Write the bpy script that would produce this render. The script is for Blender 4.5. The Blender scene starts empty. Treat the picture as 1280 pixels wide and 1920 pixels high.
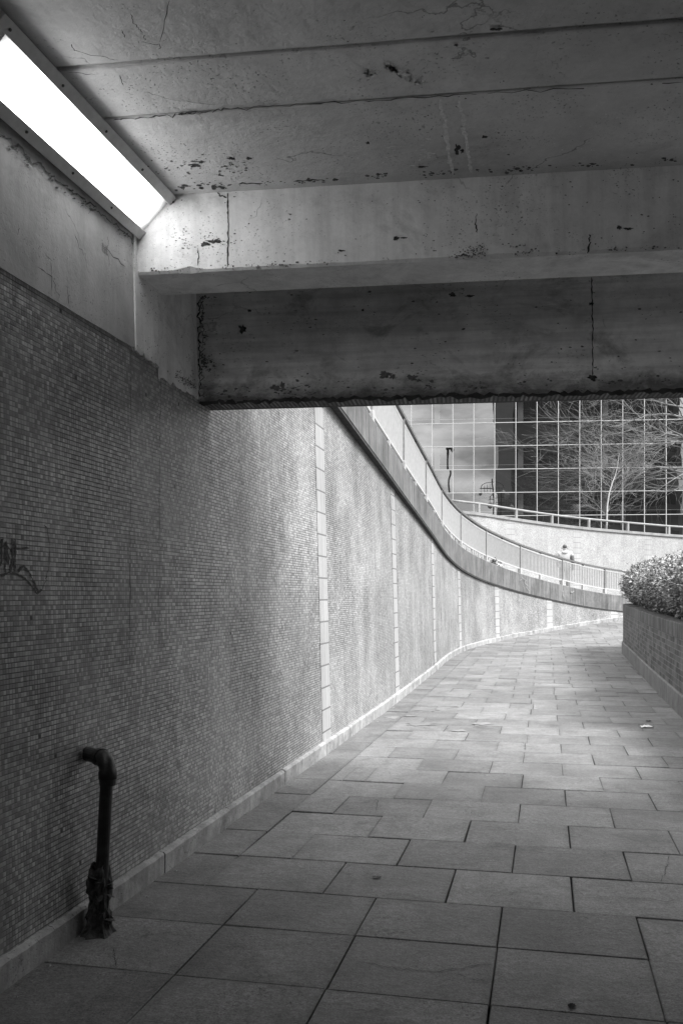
import bpy, bmesh, math, random
from mathutils import Vector, Matrix, noise
random.seed(7)
S = bpy.context.scene
COL = S.collection
R = math.radians

# ------------------------------------------------------------------ camera, sky, sun, exposure
F = 1720.0; YH = 1115.0; EYE = 1.5           # focal length and horizon in photo pixels, eye height in metres
cam = bpy.data.cameras.new('camera'); co = bpy.data.objects.new('camera', cam); COL.objects.link(co)
co.location = (0, 0, EYE); co.rotation_euler = (R(90), 0, 0)
cam.sensor_fit = 'VERTICAL'; cam.sensor_height = 36.0; cam.lens = 36.0 * F / 1920.0
cam.shift_y = (YH - 960.0) / 1920.0
cam.clip_start = 0.05; cam.clip_end = 3000
S.camera = co

SUN_EL, SUN_AZ = 52.0, 127.0                  # azimuth clockwise from +Y (the way the camera looks)
w = bpy.data.worlds.new('World'); S.world = w; w.use_nodes = True
nt = w.node_tree; nt.nodes.clear()
def wn(t, **k):
    n = nt.nodes.new(t)
    for a, b in k.items(): setattr(n, a, b)
    return n
sky = wn('ShaderNodeTexSky', sky_type='NISHITA', sun_disc=False, sun_elevation=R(SUN_EL), sun_rotation=R(SUN_AZ),
         air_density=1.0, dust_density=3.0, ozone_density=1.0)
bw = wn('ShaderNodeRGBToBW')
tc = wn('ShaderNodeTexCoord')
mp = wn('ShaderNodeMapping'); mp.inputs['Scale'].default_value = (1.0, 1.0, 2.6)
cl = wn('ShaderNodeTexNoise'); cl.inputs['Scale'].default_value = 7.0; cl.inputs['Detail'].default_value = 7; cl.inputs['Roughness'].default_value = 0.55
rmp = wn('ShaderNodeMapRange'); rmp.inputs['From Min'].default_value = 0.40; rmp.inputs['From Max'].default_value = 0.66
rmp.inputs['To Min'].default_value = 4.0; rmp.inputs['To Max'].default_value = 17.0
mx = wn('ShaderNodeMix', data_type='FLOAT'); mx.inputs[0].default_value = 0.72
bg = wn('ShaderNodeBackground'); bg.inputs['Strength'].default_value = 0.125
out = wn('ShaderNodeOutputWorld')
L = nt.links.new
L(sky.outputs[0], bw.inputs[0]); L(tc.outputs['Generated'], mp.inputs[0]); L(mp.outputs[0], cl.inputs['Vector'])
L(cl.outputs[0], rmp.inputs[0]); L(bw.outputs[0], mx.inputs[2]); L(rmp.outputs[0], mx.inputs[3])
sz_ = wn('ShaderNodeSeparateXYZ'); L(tc.outputs['Generated'], sz_.inputs[0])      # overcast sky: about three times brighter overhead than low down
cie = wn('ShaderNodeMapRange'); cie.inputs['From Min'].default_value = 0.0; cie.inputs['From Max'].default_value = 1.0
cie.inputs['To Min'].default_value = 0.42; cie.inputs['To Max'].default_value = 1.75; L(sz_.outputs[2], cie.inputs[0])
mu = wn('ShaderNodeMath', operation='MULTIPLY'); L(mx.outputs[0], mu.inputs[0]); L(cie.outputs[0], mu.inputs[1])
L(mu.outputs[0], bg.inputs['Color']); L(bg.outputs[0], out.inputs[0])

sd = bpy.data.lights.new('sun', 'SUN'); sd.energy = 4.2; sd.angle = R(22); sd.color = (1, 1, 1)
so = bpy.data.objects.new('sun', sd); COL.objects.link(so)
az, el = R(SUN_AZ), R(SUN_EL)
sdir = Vector((math.sin(az) * math.cos(el), math.cos(az) * math.cos(el), math.sin(el)))
so.rotation_euler = (-sdir).to_track_quat('-Z', 'Y').to_euler()
S.view_settings.view_transform = 'Standard'; S.view_settings.look = 'None'
S.view_settings.exposure = 0.8; S.view_settings.gamma = 1.0

# ------------------------------------------------------------------ helpers
class MB:
    def __init__(s): s.v = []; s.f = []; s.uv = []; s.t = []
    def add(s, vs, fs, uvs=None, tone=0.5):
        o = len(s.v); s.v.extend([tuple(p) for p in vs])
        for i, f in enumerate(fs):
            s.f.append([o + k for k in f])
            s.uv.append(uvs[i] if uvs else [(0, 0)] * len(f))
            s.t.append(tone)
    def quad(s, a, b, c, d, uv=None, tone=0.5): s.add([a, b, c, d], [(0, 1, 2, 3)], [uv] if uv else None, tone)
    def box(s, o, ax, ay, az, tone=0.5):         # corner and three edge vectors
        o, ax, ay, az = map(Vector, (o, ax, ay, az))
        p = [o, o + ax, o + ax + ay, o + ay]; p += [q + az for q in p]
        s.add(p, [(3, 2, 1, 0), (4, 5, 6, 7), (0, 1, 5, 4), (1, 2, 6, 5), (2, 3, 7, 6), (3, 0, 4, 7)], None, tone)
    def bar(s, a, b, wx, wy, up=(0, 0, 1), tone=0.5):   # rectangular bar between two points
        a, b = Vector(a), Vector(b); d = (b - a).normalized(); up = Vector(up)
        if abs(d.dot(up)) > .99: up = Vector((1, 0, 0)) if abs(d.x) < .9 else Vector((0, 1, 0))
        x = d.cross(up).normalized(); y = x.cross(d)
        s.box(a - x * wx / 2 - y * wy / 2, x * wx, y * wy, b - a, tone)
    def tube(s, pts, rad, n=6, cap=True, tone=0.5):
        pts = [Vector(p) for p in pts]; m = len(pts)
        if not hasattr(rad, '__len__'): rad = [rad] * m
        vs = []; prev = None
        for i, p in enumerate(pts):
            d = (pts[min(i + 1, m - 1)] - pts[max(i - 1, 0)])
            d = d.normalized() if d.length > 1e-9 else Vector((0, 0, 1))
            if prev is None:
                x = d.cross(Vector((0, 0, 1)));
                if x.length < .1: x = d.cross(Vector((0, 1, 0)))
            else: x = prev - d * prev.dot(d)
            x.normalize(); prev = x; y = d.cross(x)
            for k in range(n):
                a = 2 * math.pi * k / n; vs.append(p + (x * math.cos(a) + y * math.sin(a)) * rad[i])
        fs = [(i * n + k, i * n + (k + 1) % n, (i + 1) * n + (k + 1) % n, (i + 1) * n + k) for i in range(m - 1) for k in range(n)]
        if cap: fs += [tuple(range(n))[::-1], tuple(range((m - 1) * n, m * n))]
        s.add(vs, fs, None, tone)
    def grid(s, rows, uvr=None, tone=0.5):       # rows: list of lists of points
        n = len(rows[0]); vs = [p for r in rows for p in r]; fs = []; uvs = []
        for i in range(len(rows) - 1):
            for k in range(n - 1):
                idx = [(i, k), (i, k + 1), (i + 1, k + 1), (i + 1, k)]
                fs.append([a * n + b for a, b in idx])
                if uvr: uvs.append([uvr[a][b] for a, b in idx])
        s.add(vs, fs, uvs if uvr else None, tone)
    def build(s, name, mat, parent=None, smooth=False, bevel=0):
        me = bpy.data.meshes.new(name); me.from_pydata(s.v, [], s.f)
        ul = me.uv_layers.new(name='UVMap'); flat = []
        for u in s.uv:
            for q in u: flat.extend(q)
        ul.data.foreach_set('uv', flat)
        at = me.attributes.new('tone', 'FLOAT', 'FACE'); at.data.foreach_set('value', s.t)
        if smooth: me.polygons.foreach_set('use_smooth', [True] * len(me.polygons))
        me.materials.append(mat); me.update()
        o = bpy.data.objects.new(name, me); COL.objects.link(o)
        if parent: o.parent = parent; o.matrix_parent_inverse = Matrix.Translation(parent.location).inverted() if parent.type == 'EMPTY' else Matrix()
        if bevel:
            md = o.modifiers.new('bevel', 'BEVEL'); md.width = bevel; md.segments = 2; md.limit_method = 'ANGLE'
        return o

def tag(o, label=None, cat=None, group=None, kind=None):
    if label: o['label'] = label
    if cat: o['category'] = cat
    if group: o['group'] = group
    if kind: o['kind'] = kind
    return o
def thing(name, label, cat, loc=(0, 0, 0), group=None):
    o = bpy.data.objects.new(name, None); COL.objects.link(o); o.location = loc; o.empty_display_size = .2
    return tag(o, label, cat, group)

# ------------------------------------------------------------------ materials (the photograph is black and white: neutral greys)
def mat_base(name):
    m = bpy.data.materials.new(name); m.use_nodes = True; t = m.node_tree; t.nodes.clear()
    o = t.nodes.new('ShaderNodeOutputMaterial'); b = t.nodes.new('ShaderNodeBsdfPrincipled')
    t.links.new(b.outputs[0], o.inputs[0]); return m, t, b
class NB:
    def __init__(s, t): s.t = t
    def n(s, typ, **k):
        x = s.t.nodes.new(typ)
        for a, b in k.items(): setattr(x, a, b)
        return x
    def l(s, a, b): s.t.links.new(a, b)
    def put(s, sock, v):
        if hasattr(v, 'is_output'): s.l(v, sock)
        else: sock.default_value = v
    def math(s, op, a, b=0.0, c=0.0, clamp=False):
        x = s.n('ShaderNodeMath', operation=op, use_clamp=clamp)
        s.put(x.inputs[0], a); s.put(x.inputs[1], b); s.put(x.inputs[2], c); return x.outputs[0]
    def noise(s, vec, scale, detail=4, rough=.55, dist=0.0, dim='3D'):
        x = s.n('ShaderNodeTexNoise', noise_dimensions=dim); s.l(vec, x.inputs['Vector']); x.inputs['Scale'].default_value = scale
        x.inputs['Detail'].default_value = detail; x.inputs['Roughness'].default_value = rough; x.inputs['Distortion'].default_value = dist
        return x.outputs[0]
    def mapr(s, v, a, b, c, d):
        x = s.n('ShaderNodeMapRange'); s.l(v, x.inputs[0])
        for i, q in enumerate((a, b, c, d)): s.put(x.inputs[i + 1], q)
        return x.outputs[0]
    def scale(s, vec, sc):
        x = s.n('ShaderNodeMapping'); s.l(vec, x.inputs[0]); x.inputs['Scale'].default_value = sc; return x.outputs[0]
    def n_smooth(s, v, a, b, c, d):
        x = s.n('ShaderNodeMapRange', interpolation_type='SMOOTHSTEP'); s.l(v, x.inputs[0])
        for i, q in enumerate((a, b, c, d)): s.put(x.inputs[i + 1], q)
        return x.outputs[0]
    def n_rand(s, vor):
        x = s.n('ShaderNodeSeparateXYZ'); s.l(vor.outputs['Color'], x.inputs[0]); return x.outputs[0]
    def pos(s): return s.n('ShaderNodeNewGeometry').outputs['Position']
    def bump(s, b, h, strength=.3, dist=.01):
        x = s.n('ShaderNodeBump'); x.inputs['Strength'].default_value = strength; x.inputs['Distance'].default_value = dist
        s.l(h, x.inputs['Height']); s.l(x.outputs[0], b.inputs['Normal']); return x

def concrete(name, base, mott=.18, speck=.6, streak=0.0, hor=False, grain=.06, bump=.25, rough=.85, crack=.5, tone=0.0, bscale=1.0, speckn=55, spec=.3, edge=0, blot=0, slab=False):
    m, t, b = mat_base(name); q = NB(t); p = q.pos()
    b.inputs['Roughness'].default_value = rough; b.inputs['Specular IOR Level'].default_value = spec
    big = q.noise(p, 1.3 * bscale, 6, .6, .3); fine = q.noise(p, 38, 4, .7); med = q.noise(p, 7 * bscale, 6, .65)
    v = q.mapr(big, .3, .7, base * (1 - mott), base * (1 + mott))
    v = q.math('MULTIPLY', v, q.mapr(med, .3, .75, 1 - mott * .6, 1 + mott * .5))
    v = q.math('MULTIPLY', v, q.mapr(fine, .25, .75, 1 - grain, 1 + grain))
    if tone:
        a = q.n('ShaderNodeAttribute', attribute_name='tone')
        v = q.math('MULTIPLY', v, q.mapr(a.outputs['Fac'], 0, 1, 1 - tone, 1 + tone))
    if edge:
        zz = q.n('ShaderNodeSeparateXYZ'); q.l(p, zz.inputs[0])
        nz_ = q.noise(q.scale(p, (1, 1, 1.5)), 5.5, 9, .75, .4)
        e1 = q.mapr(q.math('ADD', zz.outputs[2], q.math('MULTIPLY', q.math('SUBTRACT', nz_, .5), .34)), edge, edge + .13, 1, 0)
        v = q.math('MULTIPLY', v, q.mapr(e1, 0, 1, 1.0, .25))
    if blot:
        bl = q.noise(q.scale(p, (1, 1, 1.4)), 2.6, 7, .68, .6); v = q.math('MULTIPLY', v, q.mapr(bl, .54, .66, 1.0, 1 - blot))
    if slab:
        uvx = q.n('ShaderNodeSeparateXYZ'); q.l(q.n('ShaderNodeUVMap').outputs[0], uvx.inputs[0])
        du = q.math('MINIMUM', uvx.outputs[0], q.math('SUBTRACT', 1.0, uvx.outputs[0])); dv = q.math('MINIMUM', uvx.outputs[1], q.math('SUBTRACT', 1.0, uvx.outputs[1]))
        dd = q.math('ADD', q.math('MINIMUM', du, dv), q.math('MULTIPLY', q.math('SUBTRACT', q.noise(p, 12, 6, .7), .5), .10))
        v = q.math('MULTIPLY', v, q.mapr(dd, -.01, .06, .84, 1.0))
        vg = q.n('ShaderNodeTexVoronoi', feature='F1'); vg.inputs['Scale'].default_value = 3.2; vg.inputs['Randomness'].default_value = 1; q.l(p, vg.inputs['Vector'])
        vr = q.math('ADD', q.math('MULTIPLY', q.n_rand(vg), .045), -.012)
        gum = q.math('LESS_THAN', q.math('ADD', vg.outputs['Distance'], q.math('MULTIPLY', q.math('SUBTRACT', q.noise(p, 70, 2), .5), .03)), vr)
        v = q.math('MULTIPLY', v, q.mapr(gum, 0, 1, 1.0, .62))
        ag = q.noise(p, 120, 2, .6); v = q.math('MULTIPLY', v, q.mapr(ag, .3, .7, .66, 1.34))
        sp3 = q.noise(q.scale(p, (1, 1, 1)), 1.8, 7, .7, .8); v = q.math('MULTIPLY', v, q.mapr(sp3, .64, .70, 1.0, 1.14))
    hgt = q.math('ADD', q.math('MULTIPLY', fine, .35), med)
    if streak:
        ps = q.scale(p, (5, 5, .35) if not hor else (.5, .5, 9))
        st = q.noise(ps, 2.2, 5, .65)
        v = q.math('MULTIPLY', v, q.mapr(st, .42, .72, 1.0, 1 - streak))
    if speck:
        ps = q.scale(p, (1, 1, 1.6) if not hor else (.7, .7, 2.2))
        sp = q.noise(ps, speckn, 3, .5); gate = q.noise(p, 3.1, 3, .6)
        mk = q.math('MULTIPLY', q.mapr(sp, .62, .70, 0, 1), q.mapr(gate, .46, .62, .03, 1))
        sp2 = q.noise(ps, 16, 4, .6, .5); mk2 = q.math('MULTIPLY', q.mapr(sp2, .66, .74, 0, 1), q.mapr(gate, .54, .64, 0, 1))
        mk = q.math('MAXIMUM', mk, mk2, clamp=True)
        v = q.math('MULTIPLY', v, q.mapr(mk, 0, 1, 1.0, 1 - speck))
        hgt = q.math('SUBTRACT', hgt, q.math('MULTIPLY', mk, .8))
    if crack:
        vo = q.n('ShaderNodeTexVoronoi', feature='DISTANCE_TO_EDGE'); vo.inputs['Scale'].default_value = 1.5
        dn = q.n('ShaderNodeTexNoise'); dn.inputs['Scale'].default_value = 6; dn.inputs['Detail'].default_value = 5; q.l(p, dn.inputs['Vector'])
        mxv = q.n('ShaderNodeMix', data_type='VECTOR'); mxv.inputs[0].default_value = .22; q.l(p, mxv.inputs[4]); q.l(dn.outputs['Color'], mxv.inputs[5])
        q.l(mxv.outputs[1], vo.inputs['Vector'])
        gate2 = q.noise(p, 1.9, 3, .6)
        ck = q.math('MULTIPLY', q.mapr(vo.outputs['Distance'], .0, .006, 1, 0), q.mapr(gate2, .53, .6, 0, 1))
        v = q.math('MULTIPLY', v, q.mapr(ck, 0, 1, 1.0, 1 - crack))
    q.l(v, b.inputs['Base Color'])
    q.bump(b, hgt, bump, .012)
    return m

def tile_mat(name, base, su, sv, spread, grout, gw=.10, rough=.28, tilt=.10, stain=.25, spec=.5, groutvar=False):
    m, t, b = mat_base(name); q = NB(t); p = q.pos()
    uv = q.n('ShaderNodeUVMap').outputs[0]
    sx = q.n('ShaderNodeSeparateXYZ'); q.l(uv, sx.inputs[0])
    cu0 = q.math('DIVIDE', sx.outputs[0], su); cv = q.math('DIVIDE', sx.outputs[1], sv)
    fv = q.math('FRACT', cv); iv = q.math('FLOOR', cv)
    # sheets of mosaic slip a little against each other
    wr = q.n('ShaderNodeTexWhiteNoise', noise_dimensions='1D'); q.l(q.math('FLOOR', q.math('DIVIDE', sx.outputs[1], sv * 15)), wr.inputs['W'])
    cu = q.math('ADD', cu0, wr.outputs['Value'])
    fu = q.math('FRACT', cu); iu = q.math('FLOOR', cu)
    cb = q.n('ShaderNodeCombineXYZ'); q.l(iu, cb.inputs[0]); q.l(iv, cb.inputs[1])
    wn_ = q.n('ShaderNodeTexWhiteNoise', noise_dimensions='2D'); q.l(cb.outputs[0], wn_.inputs['Vector'])
    tone = q.math('POWER', wn_.outputs['Value'], 1.6)
    du = q.math('MINIMUM', fu, q.math('SUBTRACT', 1.0, fu)); dv = q.math('MINIMUM', fv, q.math('SUBTRACT', 1.0, fv))
    gu = q.mapr(du, gw * .45, gw * .75, 1, 0); gv = q.mapr(dv, gw * .55, gw * .95, 1, 0)
    gu = q.math('MULTIPLY', gu, q.mapr(q.noise(p, 9, 2), .35, .65, .25, .9))
    g = q.math('MAXIMUM', gu, gv)
    big = q.noise(p, .9, 5, .6, .4)
    ps = q.scale(p, (3.2, 3.2, .35)); st = q.noise(ps, 1.6, 5, .62)
    v = q.mapr(tone, 0, 1, base * (1 - spread), base * (1 + spread))
    fine = q.noise(p, 110, 3, .7)
    # sheets differ a little in tone, a few tiles have dropped out
    cs = q.n('ShaderNodeCombineXYZ'); q.l(q.math('FLOOR', q.math('DIVIDE', sx.outputs[0], su * 15)), cs.inputs[0]); q.l(q.math('FLOOR', q.math('DIVIDE', sx.outputs[1], sv * 15)), cs.inputs[1])
    ws = q.n('ShaderNodeTexWhiteNoise', noise_dimensions='2D'); q.l(cs.outputs[0], ws.inputs['Vector']); v = q.math('MULTIPLY', v, q.mapr(ws.outputs['Value'], 0, 1, .92, 1.08))
    v = q.math('MULTIPLY', v, q.mapr(wn_.outputs['Value'], .0015, .0016, .25, 1.0))
    v = q.math('MULTIPLY', v, q.mapr(fine, .25, .75, .9, 1.1))
    gcol = grout
    if groutvar: gcol = q.mapr(q.noise(p, 1.1, 4, .6), .40, .62, grout * .6, grout * 2.6)
    mxg = q.n('ShaderNodeMix', data_type='FLOAT'); q.l(g, mxg.inputs[0]); q.l(v, mxg.inputs[2]); q.put(mxg.inputs[3], gcol)
    v = mxg.outputs[0]
    v = q.math('MULTIPLY', v, q.mapr(big, .3, .7, 1 - stain * .6, 1 + stain * .4))
    v = q.math('MULTIPLY', v, q.mapr(st, .42, .75, 1.0, 1 - stain * .75))
    q.l(v, b.inputs['Base Color'])
    rg = q.mapr(g, 0, 1, rough, .85); rg = q.math('ADD', rg, q.mapr(big, .3, .7, -.05, .12)); q.l(rg, b.inputs['Roughness'])
    b.inputs['Specular IOR Level'].default_value = spec
    # every tile sits at its own slight angle
    geo = q.n('ShaderNodeNewGeometry')
    sub = q.n('ShaderNodeVectorMath', operation='SUBTRACT'); q.l(wn_.outputs['Color'], sub.inputs[0]); sub.inputs[1].default_value = (.5, .5, .5)
    sc = q.n('ShaderNodeVectorMath', operation='SCALE'); q.l(sub.outputs[0], sc.inputs[0]); sc.inputs['Scale'].default_value = tilt
    bp = q.n('ShaderNodeBump'); bp.inputs['Strength'].default_value = .6; bp.inputs['Distance'].default_value = .002
    q.l(q.math('ADD', q.math('SUBTRACT', 1.0, g), q.math('MULTIPLY', fine, .25)), bp.inputs['Height'])
    ad = q.n('ShaderNodeVectorMath', operation='ADD'); q.l(bp.outputs[0], ad.inputs[0]); q.l(sc.outputs[0], ad.inputs[1])
    nm = q.n('ShaderNodeVectorMath', operation='NORMALIZE'); q.l(ad.outputs[0], nm.inputs[0]); q.l(nm.outputs[0], b.inputs['Normal'])
    return m

def brick_mat(name, base, mortar, sx_=.225, sy_=.075):
    m, t, b = mat_base(name); q = NB(t); p = q.pos()
    uv = q.n('ShaderNodeUVMap').outputs[0]
    br = q.n('ShaderNodeTexBrick'); q.l(uv, br.inputs['Vector']); br.inputs['Scale'].default_value = 1
    br.inputs['Brick Width'].default_value = sx_; br.inputs['Row Height'].default_value = sy_; br.inputs['Mortar Size'].default_value = .007
    br.inputs['Color1'].default_value = (base * .6,) * 3 + (1,); br.inputs['Color2'].default_value = (base * 1.5,) * 3 + (1,); br.inputs['Mortar'].default_value = (mortar,) * 3 + (1,)
    br.inputs['Mortar Smooth'].default_value = .2; br.inputs['Bias'].default_value = -.1
    g = q.n('ShaderNodeRGBToBW'); q.l(br.outputs['Color'], g.inputs[0])
    n1 = q.noise(p, 4, 6, .65); n2 = q.noise(p, 45, 4, .7)
    v = q.math('MULTIPLY', g.outputs[0], q.mapr(n1, .3, .7, .65, 1.3)); v = q.math('MULTIPLY', v, q.mapr(n2, .3, .7, .8, 1.2))
    st = q.noise(q.scale(p, (4, 4, .5)), 1.8, 5, .6); v = q.math('MULTIPLY', v, q.mapr(st, .45, .75, 1.0, .6))
    q.l(v, b.inputs['Base Color']); b.inputs['Roughness'].default_value = .9
    h = q.math('SUBTRACT', q.math('MULTIPLY', n2, .4), br.outputs['Fac']); q.bump(b, h, .5, .006)
    return m

def plain(name, v, rough=.5, metal=0.0, var=.12, scale=14, bump=.1, spec=.4, tone=0.0):
    m, t, b = mat_base(name); q = NB(t); p = q.pos()
    n1 = q.noise(p, scale, 5, .6)
    c = q.mapr(n1, .3, .7, v * (1 - var), v * (1 + var))
    if tone:
        a = q.n('ShaderNodeAttribute', attribute_name='tone'); c = q.math('MULTIPLY', c, q.mapr(a.outputs['Fac'], 0, 1, 1 - tone, 1 + tone))
    q.l(c, b.inputs['Base Color']); b.inputs['Roughness'].default_value = rough; b.inputs['Metallic'].default_value = metal
    b.inputs['Specular IOR Level'].default_value = spec
    if bump: q.bump(b, n1, bump, .01)
    return m

M = {}
M['mosaic'] = tile_mat('mosaic', .365, .0205, .0205, .40, .12, gw=.13, rough=.30, tilt=.13, stain=.36, groutvar=True)
M['mosaic_lit'] = tile_mat('mosaic_lit', .41, .0205, .0205, .30, .3, gw=.13, rough=.4, tilt=.08, stain=.14)  # same mosaic as the near wall, lightened to imitate stronger light
M['glazed'] = tile_mat('glazed_tile', .405, .115, .207, .07, .17, gw=.05, rough=.30, tilt=.03, stain=.10)
M['plaster'] = concrete('plaster', .50, .16, .6, .18, crack=.6, bump=.3, speckn=80, blot=.18)
M['ceiling'] = concrete('ceiling_concrete', .73, .16, .7, 0, crack=.6, bump=.6, speckn=75, blot=.16)
M['beam'] = concrete('beam_concrete', .80, .15, .8, .20, crack=.5, bump=.35, speckn=85, blot=.20)
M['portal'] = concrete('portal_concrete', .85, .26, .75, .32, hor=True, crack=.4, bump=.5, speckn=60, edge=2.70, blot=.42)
M['skirting'] = concrete('skirting_concrete', .36, .34, .5, .3, crack=.4, bump=.5, bscale=2.6, blot=.35)
M['fascia'] = concrete('fascia_concrete', .17, .30, .4, .60, crack=.2, bump=.3, bscale=1.6)
M['coping'] = concrete('coping_concrete', .28, .2, .3, .1, crack=0, bump=.3, bscale=2)
M['paving'] = concrete('paving_slab', .165, .26, .35, 0, crack=.5, bump=.7, grain=.34, tone=.19, rough=.66, bscale=1.4, speckn=95, spec=.45, blot=.28, slab=True)
M['joint'] = plain('joint_dirt', .055, .95, var=.5, scale=30)
M['dark'] = plain('shadow_strip_and_dirt', .045, .9, var=.5)  # painted shadow under the parapet, beam grime and dark handrail blocks
M['spall'] = plain('spall_dirt', .055, .95, var=.7, scale=60, bump=.6)
M['chip'] = plain('pale_chip', .16, .9, var=.4, scale=60, bump=.6)
M['crack'] = plain('crack_dirt_and_shadow', .05, .95, var=.6, scale=50)
M['faint'] = plain('faint_dirt', .13, .95, var=.7, scale=50)
M['pale_stain'] = concrete('pale_stain', .20, .3, .2, 0, crack=0, bump=.4)
M['patch'] = plain('paint_ridge', .85, .7, var=.2, scale=60, bump=.5)
M['soffit'] = brick_mat('soffit_tile', .16, .05, .026, .10)
M['brick'] = brick_mat('planter_brick', .105, .17)
M['coping_brick'] = brick_mat('coping_brick', .11, .065, .075, .24)
M['plinth'] = concrete('plinth_concrete', .20, .25, .3, .35, crack=.2, bump=.3, bscale=2)
M['rail_metal'] = plain('railing_paint', .50, .45, var=.1)
M['post_metal'] = plain('post_paint', .24, .45, var=.2)
M['handrail'] = plain('handrail_timber', .13, .6, var=.35, scale=25)
M['foot'] = plain('post_foot_paint', .42, .6, var=.2)
M['white_metal'] = plain('white_frame', .46, .4, var=.05)
M['lamp_frame'] = plain('lamp_frame_paint', .62, .4, var=.10, scale=20)
M['screw'] = plain('screw_head', .06, .5)
M['pipe'] = plain('cast_iron', .022, .42, var=.6, scale=22, bump=.4, spec=.5)
M['wrap'] = plain('ragged_wrapping', .07, .95, var=.7, scale=26, bump=.9)
M['soil'] = plain('soil', .05, .95, var=.5)
M['leaf'] = plain('leaf', .27, .50, var=.3, scale=9, bump=0, spec=.5, tone=.65)
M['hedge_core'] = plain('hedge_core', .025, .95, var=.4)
M['bark'] = plain('bark', .16, .85, var=.45, scale=16, tone=.4)
M['birch'] = plain('birch_bark', .55, .8, var=.45, scale=24, tone=.1)
M['twig'] = plain('birch_twig', .26, .85, var=.3)
M['ramp'] = concrete('ramp_paving', .24, .15, .2, 0, crack=0, bump=.3)
M['street'] = concrete('street_asphalt', .10, .2, .2, 0, crack=0, bump=.3)
M['earth'] = concrete('earth', .14, .3, .2, 0, crack=0, bump=.5)
M['tower'] = plain('tower_cladding', .075, .6, var=.1, scale=.5)
M['tower_dark'] = plain('tower_dark_cladding', .03, .6, var=.1, scale=.5)
M['tower_glass'] = plain('tower_window', .03, .25, var=.2)
M['lamp_metal'] = plain('lamp_post_paint', .03, .4)
M['interior'] = plain('office_interior', .06, .9, var=.3, scale=.8, bump=0)
M['spandrel'] = plain('spandrel_panel', .06, .6, var=.12, scale=.6, bump=0)
M['blind'] = plain('office_rail', .5, .5, var=.1, bump=0)
M['graffiti'] = plain('marker_ink', .035, .6, var=.3)
M['chalk'] = plain('chalk', .27, .9, var=.2)
M['paper'] = plain('paper', .75, .8, var=.1)
M['dead_leaf'] = plain('dead_leaf', .05, .8, var=.4)
M['skin'] = plain('skin', .35, .6, var=.05)
M['hair'] = plain('hair', .09, .6, var=.3, scale=60)
M['jacket'] = plain('pale_jacket', .42, .8, var=.08, scale=20, bump=.4)
M['sleeve'] = plain('dark_sleeve', .10, .8, var=.2, scale=20, bump=.3)
M['trousers'] = plain('dark_trousers', .12, .85, var=.2, scale=20, bump=.3)
M['weed'] = plain('weed', .07, .7, var=.4, tone=.5)

def emission(name, strength):
    m = bpy.data.materials.new(name); m.use_nodes = True; t = m.node_tree; t.nodes.clear(); q = NB(t)
    o = q.n('ShaderNodeOutputMaterial'); e = q.n('ShaderNodeEmission'); e.inputs['Strength'].default_value = strength
    e.inputs['Color'].default_value = (1, 1, 1, 1); q.l(e.outputs[0], o.inputs[0])
    # the tubes behind the diffuser stop short of its ends and edges
    sx = q.n('ShaderNodeSeparateXYZ'); q.l(q.n('ShaderNodeUVMap').outputs[0], sx.inputs[0])
    d = q.math('MINIMUM', sx.outputs[0], q.math('SUBTRACT', 1.0, sx.outputs[0])); w_ = q.math('MINIMUM', sx.outputs[1], q.math('SUBTRACT', 1.0, sx.outputs[1]))
    f = q.math('MULTIPLY', q.n_smooth(d, 0, .13, .05, 1), q.n_smooth(w_, 0, .3, .55, 1))
    dust = q.noise(q.pos(), 30, 4, .6); f = q.math('MULTIPLY', f, q.mapr(dust, .35, .7, 1.05, .9))
    q.l(q.math('MULTIPLY', f, strength), e.inputs['Strength']); return m
M['diffuser'] = emission('lit_diffuser', 7.0)

def glass_mat():
    m = bpy.data.materials.new('curtain_glass'); m.use_nodes = True; t = m.node_tree; t.nodes.clear(); q = NB(t)
    o = q.n('ShaderNodeOutputMaterial'); gl = q.n('ShaderNodeBsdfGlossy'); tr = q.n('ShaderNodeBsdfTransparent'); mix = q.n('ShaderNodeMixShader')
    gl.inputs['Roughness'].default_value = .004; gl.inputs['Color'].default_value = (.93, .93, .93, 1); tr.inputs['Color'].default_value = (.55, .55, .55, 1)
    mix.inputs[0].default_value = .36; q.l(tr.outputs[0], mix.inputs[1]); q.l(gl.outputs[0], mix.inputs[2]); q.l(mix.outputs[0], o.inputs[0])
    p = q.pos(); oi = q.n('ShaderNodeObjectInfo')
    n = q.n('ShaderNodeTexNoise', noise_dimensions='4D'); n.inputs['Scale'].default_value = .75; n.inputs['Detail'].default_value = 1.0
    q.l(p, n.inputs['Vector']); q.l(q.math('MULTIPLY', oi.outputs['Random'], 3.0), n.inputs['W'])
    bp = q.n('ShaderNodeBump'); bp.inputs['Strength'].default_value = 1.0; bp.inputs['Distance'].default_value = .0026
    q.l(n.outputs[0], bp.inputs['Height']); q.l(bp.outputs[0], gl.inputs['Normal'])
    return m
M['glass'] = glass_mat()

# ------------------------------------------------------------------ measuring helpers: what a pixel of the photo means on a known plane
def ray(u, v): return Vector(((u - 640) / F, 1.0, -(v - YH) / F))
EY = Vector((0, 0, EYE))
def on_plane(u, v, P, N):
    d = ray(u, v); P = Vector(P); N = Vector(N); return EY + d * ((P - EY).dot(N) / d.dot(N))

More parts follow.
